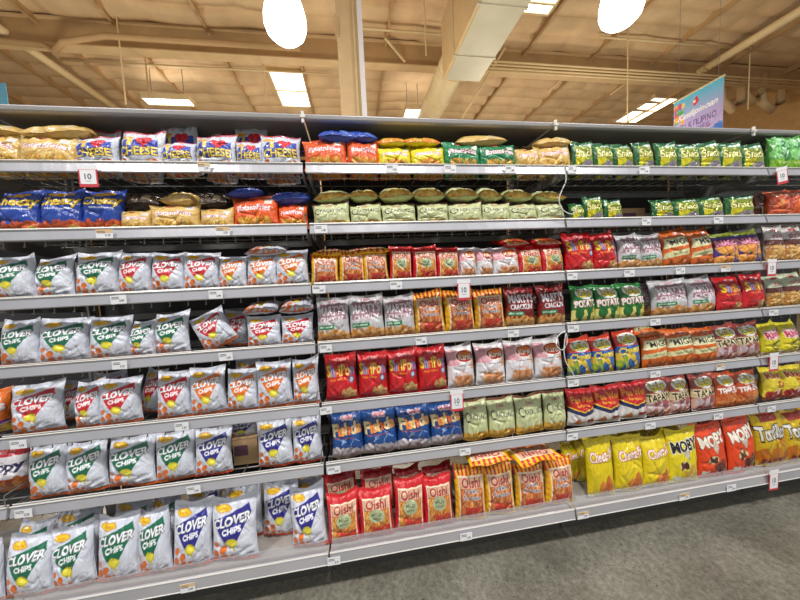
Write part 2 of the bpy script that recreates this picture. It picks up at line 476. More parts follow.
def clover(col):
    c = Cv(W_); c.back = 'c9ccd6'
    c.poly([(.08, .70), (.84, .88), (.92, .76), (.54, .28), (.45, .27)], col)
    c.ell(.30, .86, .20, .055, 'c98a10'); c.ell(.30, .86, .18, .042, 'f0c21c'); c.text('Leslies', .30, .86, .22, .03, 'b5601c')
    c.text('CLOVER', .50, .68, .78, .12, 'f6f6f8', '4c4c54', rot=.12, shear=.15, bold=.03, olw=.07, arch=.1)
    c.text('CHIPS', .51, .545, .40, .075, 'f6f6f6', rot=.12, bold=.03)
    c.ell(.50, .36, .13, .075, 'd4c21e'); c.ell(.50, .36, .10, .05, 'e8dc48'); c.poly([(.48, .30), (.53, .30), (.58, .22), (.53, .24)], 'c8b41c')
    for (x, y, r) in ((.14, .34, .075), (.30, .25, .085), (.12, .18, .09), (.30, .12, .08), (.47, .14, .05)): c.ell(x, y, r, r*.72, 'e2742a', .5)
    c.rect(0, 0, 1, .055, 'c8602c' if col != '2c2a86' else 'c03c28'); c.blobs(3, 12, 0, .03, 1, .06, .04, ['e2742a', 'd8561f', 'e8a060'])
    c.text('corn snacks', .72, .13, .40, .04, '5a5a62', rot=.12)
    c.ell(.82, .25, .10, .06, 'aeb2bc'); c.ell(.82, .25, .085, .048, 'd2d5de')
    return c


for cd, hx, nm in (('cg', '12694a', 'green'), ('cr', 'c82430', 'red'), ('co', 'e0721c', 'orange'), ('cb', '2c2a86', 'blue')):
    KINDS[cd] = dict(desc='white bag with %s triangle' % nm, T=.085, rough=.3, metal=0., fn=(lambda h=hx: clover(h)), cat='snack bag')


def fries(base, c2, tcol='a02838', panel='f0d890'):
    c = Cv(base); c.back = base
    c.poly([(.0, .0), (1, 0), (1, .12), (.5, .42), (0, .12)], c2)
    c.lines(5, 60, .14, .02, .86, .36, .012, ['e8b43c', 'f0c860', 'c9862a', 'd99a30'], 1.4)
    c.text('PotatoFries', .5, .58, .74, .16, 'fbeef0', tcol, rot=.0, arch=.5, bold=.015, olw=.06, shear=.1)
    c.ell(.42, .88, .10, .04, tcol); c.rect(.74, .70, .9, .86, 'd8d4cc'); return c


for cd, a, b2, nm, tc_ in (('ft', 'd9b468', 'e3c27c', 'tan', 'a02838'), ('fo', 'e0581c', 'e86a22', 'orange', 'b02838'), ('fy', 'e6d51c', 'e0621e', 'yellow', 'b83a38'),
                      ('fg', '0f7a4a', '0f7a4a', 'green', 'b83048'), ('fb', '2446a4', '2c54b8', 'blue', 'b02838'), ('fk', '5a4a3c', '6a5a48', 'dark brown', '3a2c26')):
    KINDS[cd] = dict(desc='%s landscape bag with arched name' % nm, T=.08, rough=.3, metal=0., fn=(lambda p=a, q_=b2, t_=tc_: fries(p, q_, t_)), cat='snack bag')


def plain(a, seam, patch):
    c = Cv(a); c.back = a; c.rect(0, 0, 1, .03, seam); c.rect(.62, .1, .8, .3, patch); return c


for cd, a, nm in (('fp', 'd2ae64', 'tan'), ('fb', '2446a4', 'blue'), ('fk', '54453a', 'dark brown')):
    KINDS[cd] = dict(desc='crumpled %s bag' % nm, T=.08, rough=.27, metal=0., fn=(lambda p=a: plain(p, 'b89858', 'c8b890' if p != '2446a4' else '5a7cc8')), cat='snack bag')


@kind('ch', 'white bag with blue block and heart')
def _():
    c = Cv(W_); c.back = 'c5c8d4'
    c.rect(0, .95, 1, 1, 'b83040'); c.poly([(.06, .56), (.20, .70), (.92, .72), (.94, .30), (.10, .26)], '2e44a8')
    c.text('I', .30, .62, .05, .16, 'e8c42c', bold=.04)
    c.ell(.54, .70, .10, .07, 'd22432'); c.ell(.70, .70, .10, .07, 'd22432'); c.poly([(.44, .67), (.80, .67), (.62, .50)], 'd22432')
    c.text('CHEESE', .50, .40, .84, .20, 'efd048', '2a2a50', bold=.02, olw=.07, rot=.04)
    c.ell(.22, .76, .16, .045, 'e8a41c'); c.blobs(4, 14, .1, .05, .9, .2, .07, ['e2742a', 'd4601e', 'f0a04c']); return c


@kind('cz', 'blue bag with yellow lettering', rough=.22)
def _():
    c = Cv('24459c'); c.back = '1f3a88'
    c.ell(.5, .88, .28, .06, 'e0aa1e'); c.rect(0, 0, 1, .22, 'c4501c'); c.blobs(2, 60, 0, .02, 1, .26, .06, ['c4501c', 'd8622a', 'a83e18'])
    c.text('Cheezy', .5, .68, .94, .24, 'e6be30', '20242c', bold=.02, olw=.07, rot=.03)
    c.text('outrageous', .55, .53, .6, .05, 'e8e8f0'); c.ell(.85, .12, .12, .07, 'e8c85a'); return c


@kind('ck', 'pale green bag with brown seam')
def _():
    c = Cv('c6cb98'); c.back = 'b4bb7c'; c.rect(0, .94, 1, 1, '7a3a2c'); c.rect(0, 0, 1, .055, '7a3a2c')
    c.poly([(0, .0), (1, 0), (1, .22), (.6, .26), (.3, .2), (0, .24)], 'c99a3c'); c.blobs(7, 40, .02, .02, .98, .2, .07, ['d9a940', 'c78a2a', 'e8c45c'])
    c.text('C', .13, .60, .16, .24, '2a3040', bold=.0); c.text('RACKLINGS', .58, .60, .70, .13, '3a4048', bold=.01)
    c.text('Oishi', .42, .82, .24, .07, 'a83a48', bold=.03); c.text('old fashioned', .5, .45, .4, .04, '8a8a60'); return c


def oishi(edge, top, badge, seed):
    c = Cv(edge); c.back = edge
    if top:
        for i in range(8): c.rect(i/8, .76, (i+.5)/8, 1, 'c62a20')
        for i in range(6): c.rect(0, i/6*.75, .08, (i+.5)/6*.75, 'd8902c')
    c.rect(.12, .05, .93, .82, 'f0dcc0'); c.rect(.15, .06, .90, .80, 'bb6a38')
    c.lines(seed, 90, .16, .07, .89, .60, .014, ['d98a4a', 'e2a25c', 'a8502c', 'c47038'] if top else ['dc9a3c', 'e8ae50', 'b85a24', 'c98030'], 1.2)
    c.lines(seed+1, 26, .3, .07, .89, .30, .018, ['b82a24', 'c83c30'], .7)
    c.rect(.16, .62, .90, .79, 'd8b090'); c.text('Oishi', .52, .71, .60, .15, 'a01c28', bold=.02)
    if badge: c.ell(.52, .50, .24, .13, 'a8b088'); c.text('MILD', .52, .53, .3, .06, '4a5a3c'); c.text('spicy', .52, .45, .26, .05, '4a5a3c')
    else: c.text('prawn', .52, .56, .40, .07, '6a5a60', 'e0d8d8', bold=.02, olw=.08); c.text('Crackers', .52, .47, .56, .08, '5a5058', 'e6dede', bold=.02, olw=.08)
    return c


KINDS['oy'] = dict(desc='red and yellow striped bag', T=.075, rough=.28, metal=0., fn=lambda: oishi('e8b414', True, False, 3), cat='snack bag')
KINDS['or'] = dict(desc='red bag with framed noodle picture', T=.075, rough=.28, metal=0., fn=lambda: oishi('c81e24', False, True, 9), cat='snack bag')


@kind('ki', 'white and pink bag with red oval')
def _():
    c = Cv('dcd8da'); c.back = 'cfcbd0'; c.rect(0, .55, .38, .9, 'dba0a8'); c.rect(.78, .45, 1, .62, 'd0a080')
    c.ell(.62, .74, .34, .15, 'f2e6d8'); c.ell(.62, .74, .31, .13, 'b8301c'); c.ell(.62, .77, .24, .06, 'e07a28'); c.text('Kirei', .62, .72, .46, .12, 'f4e4d0', '7a1c18', bold=.02, olw=.05)
    c.text('yummy flakes', .58, .53, .6, .05, '4a3c40'); c.ell(.52, .18, .36, .14, 'd49a6a')
    c.blobs(3, 40, .2, .06, .85, .3, .06, ['d89868', 'c87c4c', 'e6b48c']); c.text('shrimp', .5, .38, .3, .06, 'e07a4c'); return c


@kind('sh', 'glossy red bag with rainbow lettering', rough=.2)
def _():
    c = Cv('c61a20'); c.back = 'b0161c'
    c.text('ShriPon', .50, .66, .86, .22, 'e9c43a', '8c1418', rot=.02, bold=.03, olw=.06, cols=['f0c828', '8f9fd0', 'e07828', 'f0c440', 'e8a03c', 'e8c870', '8c88c4'])
    c.text('Oishi', .52, .88, .3, .07, 'e8a0a0'); c.text('spicy shrimp', .40, .48, .5, .05, 'e89030')
    c.poly([(.55, .08), (.95, .06), (.92, .2), (.78, .32), (.6, .22)], 'c99a5c'); c.blobs(5, 12, .55, .08, .92, .25, .06, ['d0a468', 'c08c50', 'dcb884'])
    c.poly([(.06, .10), (.12, .08), (.55, .34), (.50, .38)], 'd83038'); c.ell(.84, .46, .09, .07, '3a4a70'); c.ell(.84, .46, .06, .045, 'b8c0d0'); return c


def martys(bg_, tx, ink):
    c = Cv(bg_); c.back = bg_
    if tx: c.poly([(.06, .48), (.12, .84), (.9, .86), (.95, .50)], tx)
    c.text("MARTY'S", .5, .70, .80, .20, 'ece8ea', ink, rot=.04, bold=.02, olw=.055); c.text("CRACKLIN'", .5, .51, .72, .11, 'ece8ea', ink, rot=.04, bold=.02, olw=.055)
    c.text('Oishi', .5, .90, .26, .05, 'b03040'); c.rect(.06, .30, .56, .40, '1f7a48'); c.text('plain salted', .3, .35, .4, .05, 'e0f0e0')
    c.rect(0, 0, 1, .16, 'b9803a'); c.blobs(6, 60, 0, .02, 1, .26, .06, ['c98c44', 'e0b070', 'a86a2c', 'd89a50']); return c


KINDS['mg'] = dict(desc='grey bag with mauve lettering', T=.085, rough=.3, metal=0., fn=lambda: martys('c4c2c4', 'a07a84', '9a6a76'), cat='snack bag')
KINDS['mr'] = dict(desc='dark red bag with white lettering', T=.085, rough=.25, metal=0., fn=lambda: martys('7c1c1c', None, '5a1212'), cat='snack bag')


@kind('sn', 'small green and yellow bag', T=.06, rough=.2, metal=.15)
def _():
    c = Cv('84921c'); c.back = '3c5c1c'; c.rect(0, .80, 1, 1, '125a2c'); c.poly([(.08, 0), (.08, .62), (.5, .5), (.34, 0)], 'd8cc1c')
    c.poly([(.3, .80), (1, .82), (1, .92), (.5, .88)], 'b8ccb8'); c.rect(0, .2, .1, .8, '1c5c2c'); c.ell(.68, .16, .34, .18, '8c8088'); c.blobs(8, 14, .2, .02, .9, .2, .08, ['6a8a2c', 'b8a8b0', '38602c', 'e0d840'])
    c.text('Snack', .52, .58, .84, .24, 'ece690', '34440e', bold=.02, olw=.08, rot=.05, shear=.2); return c


def lala(bg_, name, ncol, lower, seed, band=None):
    c = Cv(bg_); c.back = bg_
    c.ell(.5, .78, .38, .15, 'e8e8e0'); c.text('LaLa', .5, .78, .52, .17, 'e6d21c', '2c2c1c', bold=.03, olw=.09, rot=.05)
    if band: c.rect(0, .40, 1, .62, band)
    c.text(name, .5, .52, .88, .16, ncol[0], ncol[1], bold=.03, olw=.07, rot=.08)
    c.rect(0, 0, 1, .3, lower[0]); c.blobs(seed, 40, 0, .0, 1, .36, .13, lower); return c


for cd, dsc, fn in (('lp', 'green bag with white oval', lambda: lala('17702c', 'POTATO', ('e8e0e0', 'c02028'), ['1c6a2c', 'd9cf78', 'c8b84c'], 2)),
                    ('lb', 'red and blue bag with yellow chips', lambda: lala('c83a1c', 'Cheese', ('e0c838', '2a4a98'), ['2a62a0', 'd8b83c', '9ab030', 'e0c450', '3a70b0'], 5, '2c5aa0')),
                    ('lt', 'pinkish brown bag with black lettering', lambda: lala('9a4238', 'TAPAW', ('1c1a18', 'e8d8b0'), ['b07868', 'c89a88', 'a0545a', 'c4b0b4', '8c3c40'], 7, 'cfb890')),
                    ('le', 'orange-red bag with white oval', lambda: lala('b84a1c', 'TEMPURA', ('f0e8e0', 'a03018'), ['b8501c', 'c96a30', 'd8884c'], 8))):
    KINDS[cd] = dict(desc=dsc, T=.075, rough=.25, metal=0., fn=fn, cat='snack bag')


@kind('mi', 'orange bag with cream banner', rough=.22)
def _():
    c = Cv('d0621a'); c.back = 'b8481a'; c.poly([(.02, .50), (1, .58), (1, .82), (.06, .74)], 'e0dcae'); c.text("'MIGG", .54, .66, .82, .15, '26241e', rot=.06, bold=.015)
    c.poly([(.0, .26), (.95, .36), (1, .50), (.04, .40)], 'd4d09c'); c.text('cornick', .5, .38, .5, .06, '6a683c', rot=.08)
    c.text('Oishi', .65, .88, .3, .07, 'a02038', 'f0b8a0'); c.blobs(4, 30, .1, .02, .95, .2, .06, ['b06028', 'a04c20', 'd07a34']); return c


@kind('na', 'purple bag with orange pillows')
def _():
    c = Cv('4a3c8c'); c.back = '4a3c8c'; c.rect(0, .86, 1, 1, '8c9a2c'); c.blobs(4, 8, .05, .05, .95, .42, .19, ['e09038', 'd88430', 'eaa54c'])
    c.blobs(9, 5, .1, .4, .9, .55, .17, ['e09038', 'eaa54c']); c.poly([(0, .56), (1, .60), (1, .80), (0, .76)], '7c2c74'); c.text('NACHOS', .5, .67, .94, .16, 'e8a0b8', 'a82050', bold=.04, olw=.1, rot=.05); return c


def sticks(bg_):
    c = Cv(bg_); c.back = bg_; c.rect(0, .44, 1, .62, '5a2c24'); c.rect(0, 0, 1, .40, 'b07838')
    c.lines(8, 90, 0, .02, 1, .48, .016, ['e0b060', 'd09840', 'f0cc88', 'a86c30'], .4); c.text('sticks', .5, .74, .6, .14, 'b05048', rot=.1); c.ell(.5, .9, .16, .04, 'b03a3a'); return c


KINDS['sw'] = dict(desc='white bag with brown band and sticks', T=.07, rough=.3, metal=0., fn=lambda: sticks('d6cfcb'), cat='snack bag')
KINDS['sg'] = dict(desc='pale green bag with golden sticks', T=.07, rough=.3, metal=0., fn=lambda: sticks('bcc4a8'), cat='snack bag')


@kind('cp', 'red and white bag with navy lettering')
def _():
    c = Cv('e6e0e4'); c.back = 'b01c24'; c.rect(0, .78, 1, 1, 'b81c26'); c.rect(0, 0, 1, .32, 'c01c20'); c.text('Chippy', .5, .54, .94, .24, '241c50', 'f2f0f4', bold=.04, rot=.08)
    c.text('snack', .5, .86, .3, .06, 'e8a0a0'); c.blobs(4, 30, .3, 0, 1, .28, .09, ['b8642c', 'd08038', '9c4c20']); return c


@kind('fi', 'deep blue bag with orange lettering', rough=.2)
def _():
    c = Cv('1c4a8c'); c.back = '1a3c78'; c.text('Oishi', .5, .86, .34, .09, 'd04858', 'f0e8ec', bold=.03)
    c.text('Fishda', .5, .64, .9, .22, 'e8c48c', '14305c', bold=.045, olw=.09, rot=.08, cols=['e8d8a0', 'e88a40', 'f0c47c', 'e87030', 'e8d0a0', 'e8a060'])
    c.text('fish tempura', .4, .46, .6, .05, 'c05848'); c.lines(5, 6, .3, .3, .9, .44, .006, ['9ab4d8'], .2)
    c.ell(.5, .06, .5, .20, 'b8b0b4'); c.blobs(5, 24, .05, .04, .95, .22, .09, ['b0a8ac', 'c8c0c2', '9a9298']); c.rect(0, 0, 1, .04, '8a7c6c'); return c


@kind('pw', 'red bag with navy chevron and white base')
def _():
    c = Cv('c01c20'); c.back = 'c01c20'; c.poly([(0, .0), (1, 0), (1, .44), (.5, .32), (0, .44)], 'e0dcd8'); c.poly([(0, .42), (.5, .30), (1, .42), (1, .52), (.5, .40), (0, .52)], '222858')
    c.poly([(0, .52), (.5, .40), (1, .52), (1, .55), (.5, .43), (0, .55)], 'e8c020'); c.text('Pee Wee', .5, .74, .84, .17, 'f09020', '8c1014', bold=.03, olw=.06, rot=.05)
    c.text('barbecue', .5, .58, .5, .07, 'f0a838'); c.poly([(.1, .04), (.5, .04), (.4, .18), (.3, .24)], 'c06a38'); c.rect(.62, .12, .92, .22, '8c2c30'); return c


@kind('cy', 'plain yellow bag with red lettering', rough=.22)
def _():
    c = Cv('dcc418'); c.back = 'd4bc18'; c.text('Cheez-It', .52, .70, .84, .16, 'f4ece0', 'b82820', bold=.02, olw=.07, rot=.08, shear=.15); c.rect(.2, .59, .9, .60, '5a5020')
    c.poly([(.38, .04), (.9, .06), (.86, .24), (.68, .42), (.55, .28)], 'd0742c'); c.blobs(5, 24, .4, .05, .85, .26, .06, ['c8641c', 'e08a38', 'b8581c']); c.poly([(.0, .0), (.22, 0), (.14, .1)], 'e8e4c0'); return c


def moby(bg_, ink, food):
    c = Cv(bg_); c.back = bg_; c.text('MOBY', .5, .70, .84, .18, ink[0], ink[1], bold=.045, olw=.09, rot=.1); c.poly([(.4, .6), (.66, .62), (.52, .46)], 'b8b4a4')
    c.ell(.40, .36, .17, .08, 'e8cc90'); c.blobs(3, 10, .3, .3, .5, .4, .05, ['4a1c14', '5c2a1c']); c.blobs(6, 22, .45, .06, .9, .3, .07, food)
    c.rect(.10, .06, .30, .16, 'd8dcc8'); return c


KINDS['my'] = dict(desc='yellow bag with bold black lettering', T=.08, rough=.22, metal=0., fn=lambda: moby('dcc81c', ('1c1a18', 'e8e4d8'), ['d4b44c', 'c8a038', 'e0c860']), cat='snack bag')
KINDS['mo'] = dict(desc='bright orange bag with chocolate curls', T=.08, rough=.22, metal=0., fn=lambda: moby('dc4418', ('ece0d0', '3a2018'), ['5a2418', '6c3020', '481c14']), cat='snack bag')


@kind('to', 'metallic gold bag with orange chips', rough=.15, metal=.35)
def _():
    c = Cv('d8b41c'); c.back = 'c8a41c'; c.rect(.2, .82, .8, .96, 'b03a28'); c.blobs(4, 12, .1, .16, .9, .55, .15, ['dc8c1c', 'e09c28', 'c8741c'])
    c.text('Tortillos', .5, .64, .92, .22, 'f2ece0', '241c14', bold=.03, olw=.09, rot=.03); c.text('PARTY', .5, .12, .76, .12, '7c2414', bold=.04); return c


@kind('kc', 'yellow bag with dark red base')
def _():
    c = Cv('dcc830'); c.back = 'd8c430'; c.text('King', .45, .74, .70, .20, 'b02820', 'f0dc80', bold=.04, rot=.02); c.text('Cru', .72, .52, .44, .16, 'b02820', bold=.05); c.rect(.05, .42, .95, .43, '6a6020')
    c.blobs(5, 50, 0, .0, 1, .3, .09, ['a02424', '8c1c20', 'b83a34', 'd0a0a0']); return c


@kind('yr', 'yellow bag with pink lettering')
def _():
    c = Cv('d8cc20'); c.back = 'd0c420'; c.rect(.1, .5, .9, .8, 'd8b0a8'); c.text('Ribbed', .5, .66, .8, .18, 'c02858', 'ecd8d8', bold=.04, rot=.15); c.ell(.6, .32, .3, .15, '2c4a2c'); c.ell(.6, .32, .24, .11, 'd4c838')
    c.blobs(4, 12, .05, .02, .95, .14, .09, ['e0a85c', 'd09040', 'e8e0d0']); return c


@kind('gp', 'lime green bag with leaf pattern', rough=.22)
def _():
    c = Cv('4a9838'); c.back = '4a9838'; c.rect(0, .0, 1, .34, '7cb428'); c.blobs(4, 14, .1, .4, .9, .9, .15, ['3c8c3c', '7cc468', '90c890', '2c7c30']); c.text('Veggie', .5, .24, .7, .1, 'c8e088', bold=.02); return c


@kind('rb', 'orange-red bag with crisps picture', rough=.22)
def _():
    c = Cv('c04a20'); c.back = 'b84420'; c.blobs(4, 30, .05, .04, .95, .6, .1, ['d8682c', 'c8502c', 'a83818', 'e09058']); c.rect(.6, .3, .85, .8, 'b8382c'); c.text('Kropek', .5, .8, .7, .12, 'e8c0a0', bold=.03); return c


@kind('bb', 'dark brown bag', rough=.25)
def _():
    c = Cv('5a3020'); c.back = '5a3020'; c.blobs(4, 20, .1, .1, .9, .9, .12, ['6c3a24', '4a2418', '7c4830']); c.ell(.5, .6, .2, .1, 'c09070'); return c


@kind('pu', 'orange bag with purple stripe', rough=.25)
def _():
    c = Cv('dc6c1c'); c.back = 'dc6c1c'; c.rect(0, .2, 1, .3, '7c2c84'); c.rect(0, 0, 1, .2, 'c8a030'); c.text('Piattos', .5, .6, .9, .2, 'f0e0e0', 'a83018', bold=.04, rot=.1); return c


# ------------------------------------------------------------------ bag geometry (unit width, depth and height, scaled per bag)
ART = {}


def art(code):
    if code not in ART:
        c = KINDS[code]['fn']()
        ii = np.clip(np.round(np.linspace(0, CW-1, NU+1)).astype(int), 0, CW-1); jj = np.clip(np.round(np.linspace(0, CH-1, NV+1)).astype(int), 0, CH-1)
        a = c.a; k = np.zeros_like(a)
        for dx in (0, -1):
            for dy in (0, -1): k += np.roll(np.roll(a, dx, 1), dy, 0)
        k /= 4
        ART[code] = (k[jj][:, ii], lin(c.back))
    return ART[code]


V0, V1 = .05, .94


def shape(u, v, side, P, land):
    p = np.clip((v-V0)/(V1-V0), 0, 1); sp = np.sin(PI*p)
    bul = np.maximum(sp, 0)**.5; e = np.maximum(1-np.abs(u)**3.2, 0)**.62
    lowf = 1.12-.35*p
    y = .5*bul*e*lowf
    y = y*(1+P['d1']*np.sin(2.3*u+P['a'])*np.cos(3.1*v+P['b']))
    wr = .10*(np.exp(-p/.12)+np.exp(-(1-p)/.13))*np.sin(u*P['k']+P['a'])*np.sin(PI*p)**.3*(1-np.abs(u)**4)
    wr += .05*np.exp(-(1-np.abs(u))/.18)*np.sin(v*P['k2']+P['b'])*e*bul
    for (cx, cy, an, l, am) in P['cr']:
        dx, dy = u-cx, (v-cy)*2; s_ = dx*math.cos(an)+dy*math.sin(an); t_ = -dx*math.sin(an)+dy*math.cos(an)
        wr = wr-am*np.exp(-(t_/.07)**2-(s_/l)**2)*e*bul
    y = y+wr*(1 if side < 0 else .6)
    top = np.clip((v-.55)/.45, 0, 1)**2; mid = P['bend']*top
    mid = mid+.10*np.sin(u*P['k3']+P['b'])*np.clip((v-.8)/.2, 0, 1)
    mid = mid+.06*np.sin(u*3+P['a'])*np.clip((.12-v)/.12, 0, 1)
    x = .5*u*(1-.075*sp**.8)+P['tw']*top*.3
    z = v+(P['sag']*(u**2)-P['sag']*.5+P['tilt']*u)*top*.9+.03*(u**2)*np.clip(1-v*3, 0, 1)**2
    return x, side*y+mid, z


def variant(i):
    r = random.Random(100+i)
    return dict(d1=r.uniform(-.12, .12), a=r.uniform(0, 6), b=r.uniform(0, 6), k=r.uniform(9, 14), k2=r.uniform(14, 22), k3=r.uniform(3, 6), bend=r.uniform(-.05, .22),
                tw=r.uniform(-.05, .05), sag=r.uniform(.03, .15), tilt=r.uniform(-.06, .06),
                cr=[(r.uniform(-.8, .8), r.uniform(.12, .9), r.uniform(0, 3.1), r.uniform(.25, .8), r.uniform(.03, .10)) for _ in range(10)])


def grid_faces(nv, nu, off=0, flip=False):
    idx = np.arange((nv+1)*(nu+1)).reshape(nv+1, nu+1)+off
    a, b_, c, d = idx[:-1, :-1], idx[:-1, 1:], idx[1:, 1:], idx[1:, :-1]
    return np.stack([a, d, c, b_] if flip else [a, b_, c, d], -1).reshape(-1, 4)


def np_mesh(name, V, F_, C, m):
    me = bpy.data.meshes.new(name)
    me.vertices.add(len(V)); me.vertices.foreach_set('co', V.astype(np.float32).ravel())
    me.loops.add(len(F_)*4); me.loops.foreach_set('vertex_index', F_.astype(np.int32).ravel())
    me.polygons.add(len(F_)); me.polygons.foreach_set('loop_start', np.arange(0, len(F_)*4, 4, dtype=np.int32))
    me.polygons.foreach_set('loop_total', np.full(len(F_), 4, dtype=np.int32))
    me.polygons.foreach_set('use_smooth', np.ones(len(F_), bool))
    at = me.color_attributes.new('print', 'FLOAT_COLOR', 'POINT')
    at.data.foreach_set('color', np.concatenate([C, np.ones((len(C), 1))], 1).astype(np.float32).ravel())
    me.materials.append(m); me.update(calc_edges=True); me.validate()
    return me


PROTO = {}


def proto(code, var):
    if (code, var) in PROTO: return PROTO[(code, var)]
    K = KINDS[code]; A_, back = art(code); P = variant(var); m = print_mat('film_'+K['desc'].replace(' ', '_'), K['rough'], K['metal'])
    us = np.linspace(-1, 1, NU+1); vs = np.linspace(V0, V1, NV+1)
    U, V = np.meshgrid(us, vs)
    Cf = A_[np.clip((V*NV).round().astype(int), 0, NV), np.clip(((U+1)/2*NU).round().astype(int), 0, NU)]
    x, y, z = shape(U, V, -1, P, False)
    V1_ = np.stack([x, y, z], -1).reshape(-1, 3)
    nb, mb_ = 30, 36
    Ub, Vb = np.meshgrid(np.linspace(-1, 1, nb+1), np.linspace(V0, V1, mb_+1))
    xb, yb, zb = shape(Ub, Vb, 1, P, False)
    V2 = np.stack([xb, yb, zb], -1).reshape(-1, 3)
    F_ = np.concatenate([grid_faces(NV, NU), grid_faces(mb_, nb, len(V1_), True)])
    C = np.concatenate([Cf.reshape(-1, 3), np.tile(np.array(back), (len(V2), 1))])
    res = [('pouch', np_mesh('pouch', np.concatenate([V1_, V2]), F_, C, m))]
    for nm, a, b_ in (('bottom_seal', 0, V0), ('top_seal', V1, 1)):
        ns = 8
        Us, Vs = np.meshgrid(us, np.linspace(a, b_, ns+1))
        xs_, ys_, zs_ = shape(Us, Vs, -1, P, False); x2, y2, z2 = shape(Us, Vs, 1, P, False)
        ym = (ys_+y2)/2 + .012*np.sin(np.linspace(0, 8*PI, ns+1))[:, None]
        edge = (Vs >= 1-1e-6)*.008*(np.arange(NU+1) % 2)
        cs = A_[np.clip((Vs*NV).round().astype(int), 0, NV), np.clip(((Us+1)/2*NU).round().astype(int), 0, NU)].reshape(-1, 3)
        Va = np.stack([xs_, ym-.008, zs_-edge], -1).reshape(-1, 3); Vc = np.stack([xs_, ym+.008, zs_-edge], -1).reshape(-1, 3)
        res.append((nm, np_mesh(nm, np.concatenate([Va, Vc]), np.concatenate([grid_faces(ns, NU), grid_faces(ns, NU, len(Va), True)]),
                                np.concatenate([cs, np.tile(np.array(back), (len(cs), 1))]), m)))
    # the first bag of this kind and shape
    PROTO[(code, var)] = res
    return res


ROWZ = {1: 1.9100, 2: 1.6560, 3: 1.3990, 4: 1.1370, 5: .8570, 6: .5760, 7: .1970}
SURF = {r: z-.014 for r, z in ROWZ.items()}
SHN = {1: 'top', 2: 'second', 3: 'third', 4: 'fourth', 5: 'fifth', 6: 'sixth', 7: 'bottom'}
BAYN = {0: 'far-left', 1: 'left', 2: 'middle', 3: 'right', 4: 'far-right'}
ALL = []
rnd = random.Random(11)


def bay_of(x): return max(0, min(4, int(math.floor(x/1.22))+2))


def place(code, r, X, Y, Z, w, h, T, rx=0., ry=0., rz=0., role='', var=None):
    if var is None: var = rnd.randrange(5)
    root = empty('snack_bag', (X, Y, Z)); root.scale = (w, T, h)
    root.rotation_mode = 'ZYX' if False else 'XYZ'
    root.rotation_euler = (rx, ry, rz)
    for nm, me in proto(code, var):
        o = bpy.data.objects.new(nm, me); COL.objects.link(o); o.parent = root
    ALL.append((root, code, r, bay_of(X), X, role))
    return root


def front(r, code, x0, x1, ytop, rz=None, ry=0., y0=None, h=None, role='', T=None, lean=None, zs=None):
    yf = (-.036 if r == 7 else .012) if y0 is None else y0
    zs = zs or SURF[r]; T = T or KINDS[code]['T']; ys_ = yf+T*.5+.008
    mid = at_y((x0+x1)/2, ytop, ys_)
    hgt = (mid.z-zs)
    if r > 1: hgt = min(hgt, (ROWZ[r-1]-.036-zs)*.94)
    pm = (zs+mid.z)/2
    # pixel row of the middle of the bag
    def proj_y(px, z):
        lo, hi = -200., 900.
        for _ in range(40):
            m_ = (lo+hi)/2
            if at_y(px, m_, ys_).z > z: lo = m_
            else: hi = m_
        return (lo+hi)/2
    ym = proj_y((x0+x1)/2, pm)
    L = at_y(x0, ym, ys_).x; Rr = at_y(x1, ym, ys_).x
    w = (Rr-L)*1.055
    if ry == 0 and not role: ry = rnd.uniform(-.045, .045)
    if h: hgt = h
    ln = (-.10 if lean is None else lean)
    return place(code, r, (L+Rr)/2, yf+T*.5, zs+.001+abs(math.sin(ry))*w*.40, w, hgt/math.cos(ln)/math.cos(ry), T, ln, ry, rnd.uniform(-.11, .11) if rz is None else rz, role)


def flat(r, code, x0, x1, yt, yb, y0=.04, pitch=-1.25, T=None, depth=.16, rz=None, role='lying flat', ry=0., y_=None):
    """a bag laid over the ones in front, bottom seal towards the aisle"""
    zb = at_y((x0+x1)/2, yb, y0).z; zt = at_y((x0+x1)/2, yt, y0+.05).z
    L = at_y(x0, (yt+yb)/2, y0).x; Rr = at_y(x1, (yt+yb)/2, y0).x
    th = T or max(.05, min(.09, (zt-zb)*.8)); ry = ry or rnd.uniform(-.07, .07); pitch = rnd.uniform(-1.34, -1.22)
    if code == 'oy':
        z_ = min(zb+th*.42, (ROWZ[r-1]-.04)-th*.5-.045) if y0 > 0 else zb+th*.42
        return place(code, r, (L+Rr)/2, y0+depth*.97, z_-.012, (Rr-L)*1.02, depth, th, -1.48, ry, PI+rnd.uniform(-.12, .12), role)
    return place(code, r, (L+Rr)/2, y0, min(zb+th*.42, (ROWZ[r-1]-.04 if r > 1 else 2.12)-th*.5-.045), (Rr-L)*1.02, depth, th, pitch, ry, rnd.uniform(-.15, .15) if rz is None else rz, role)


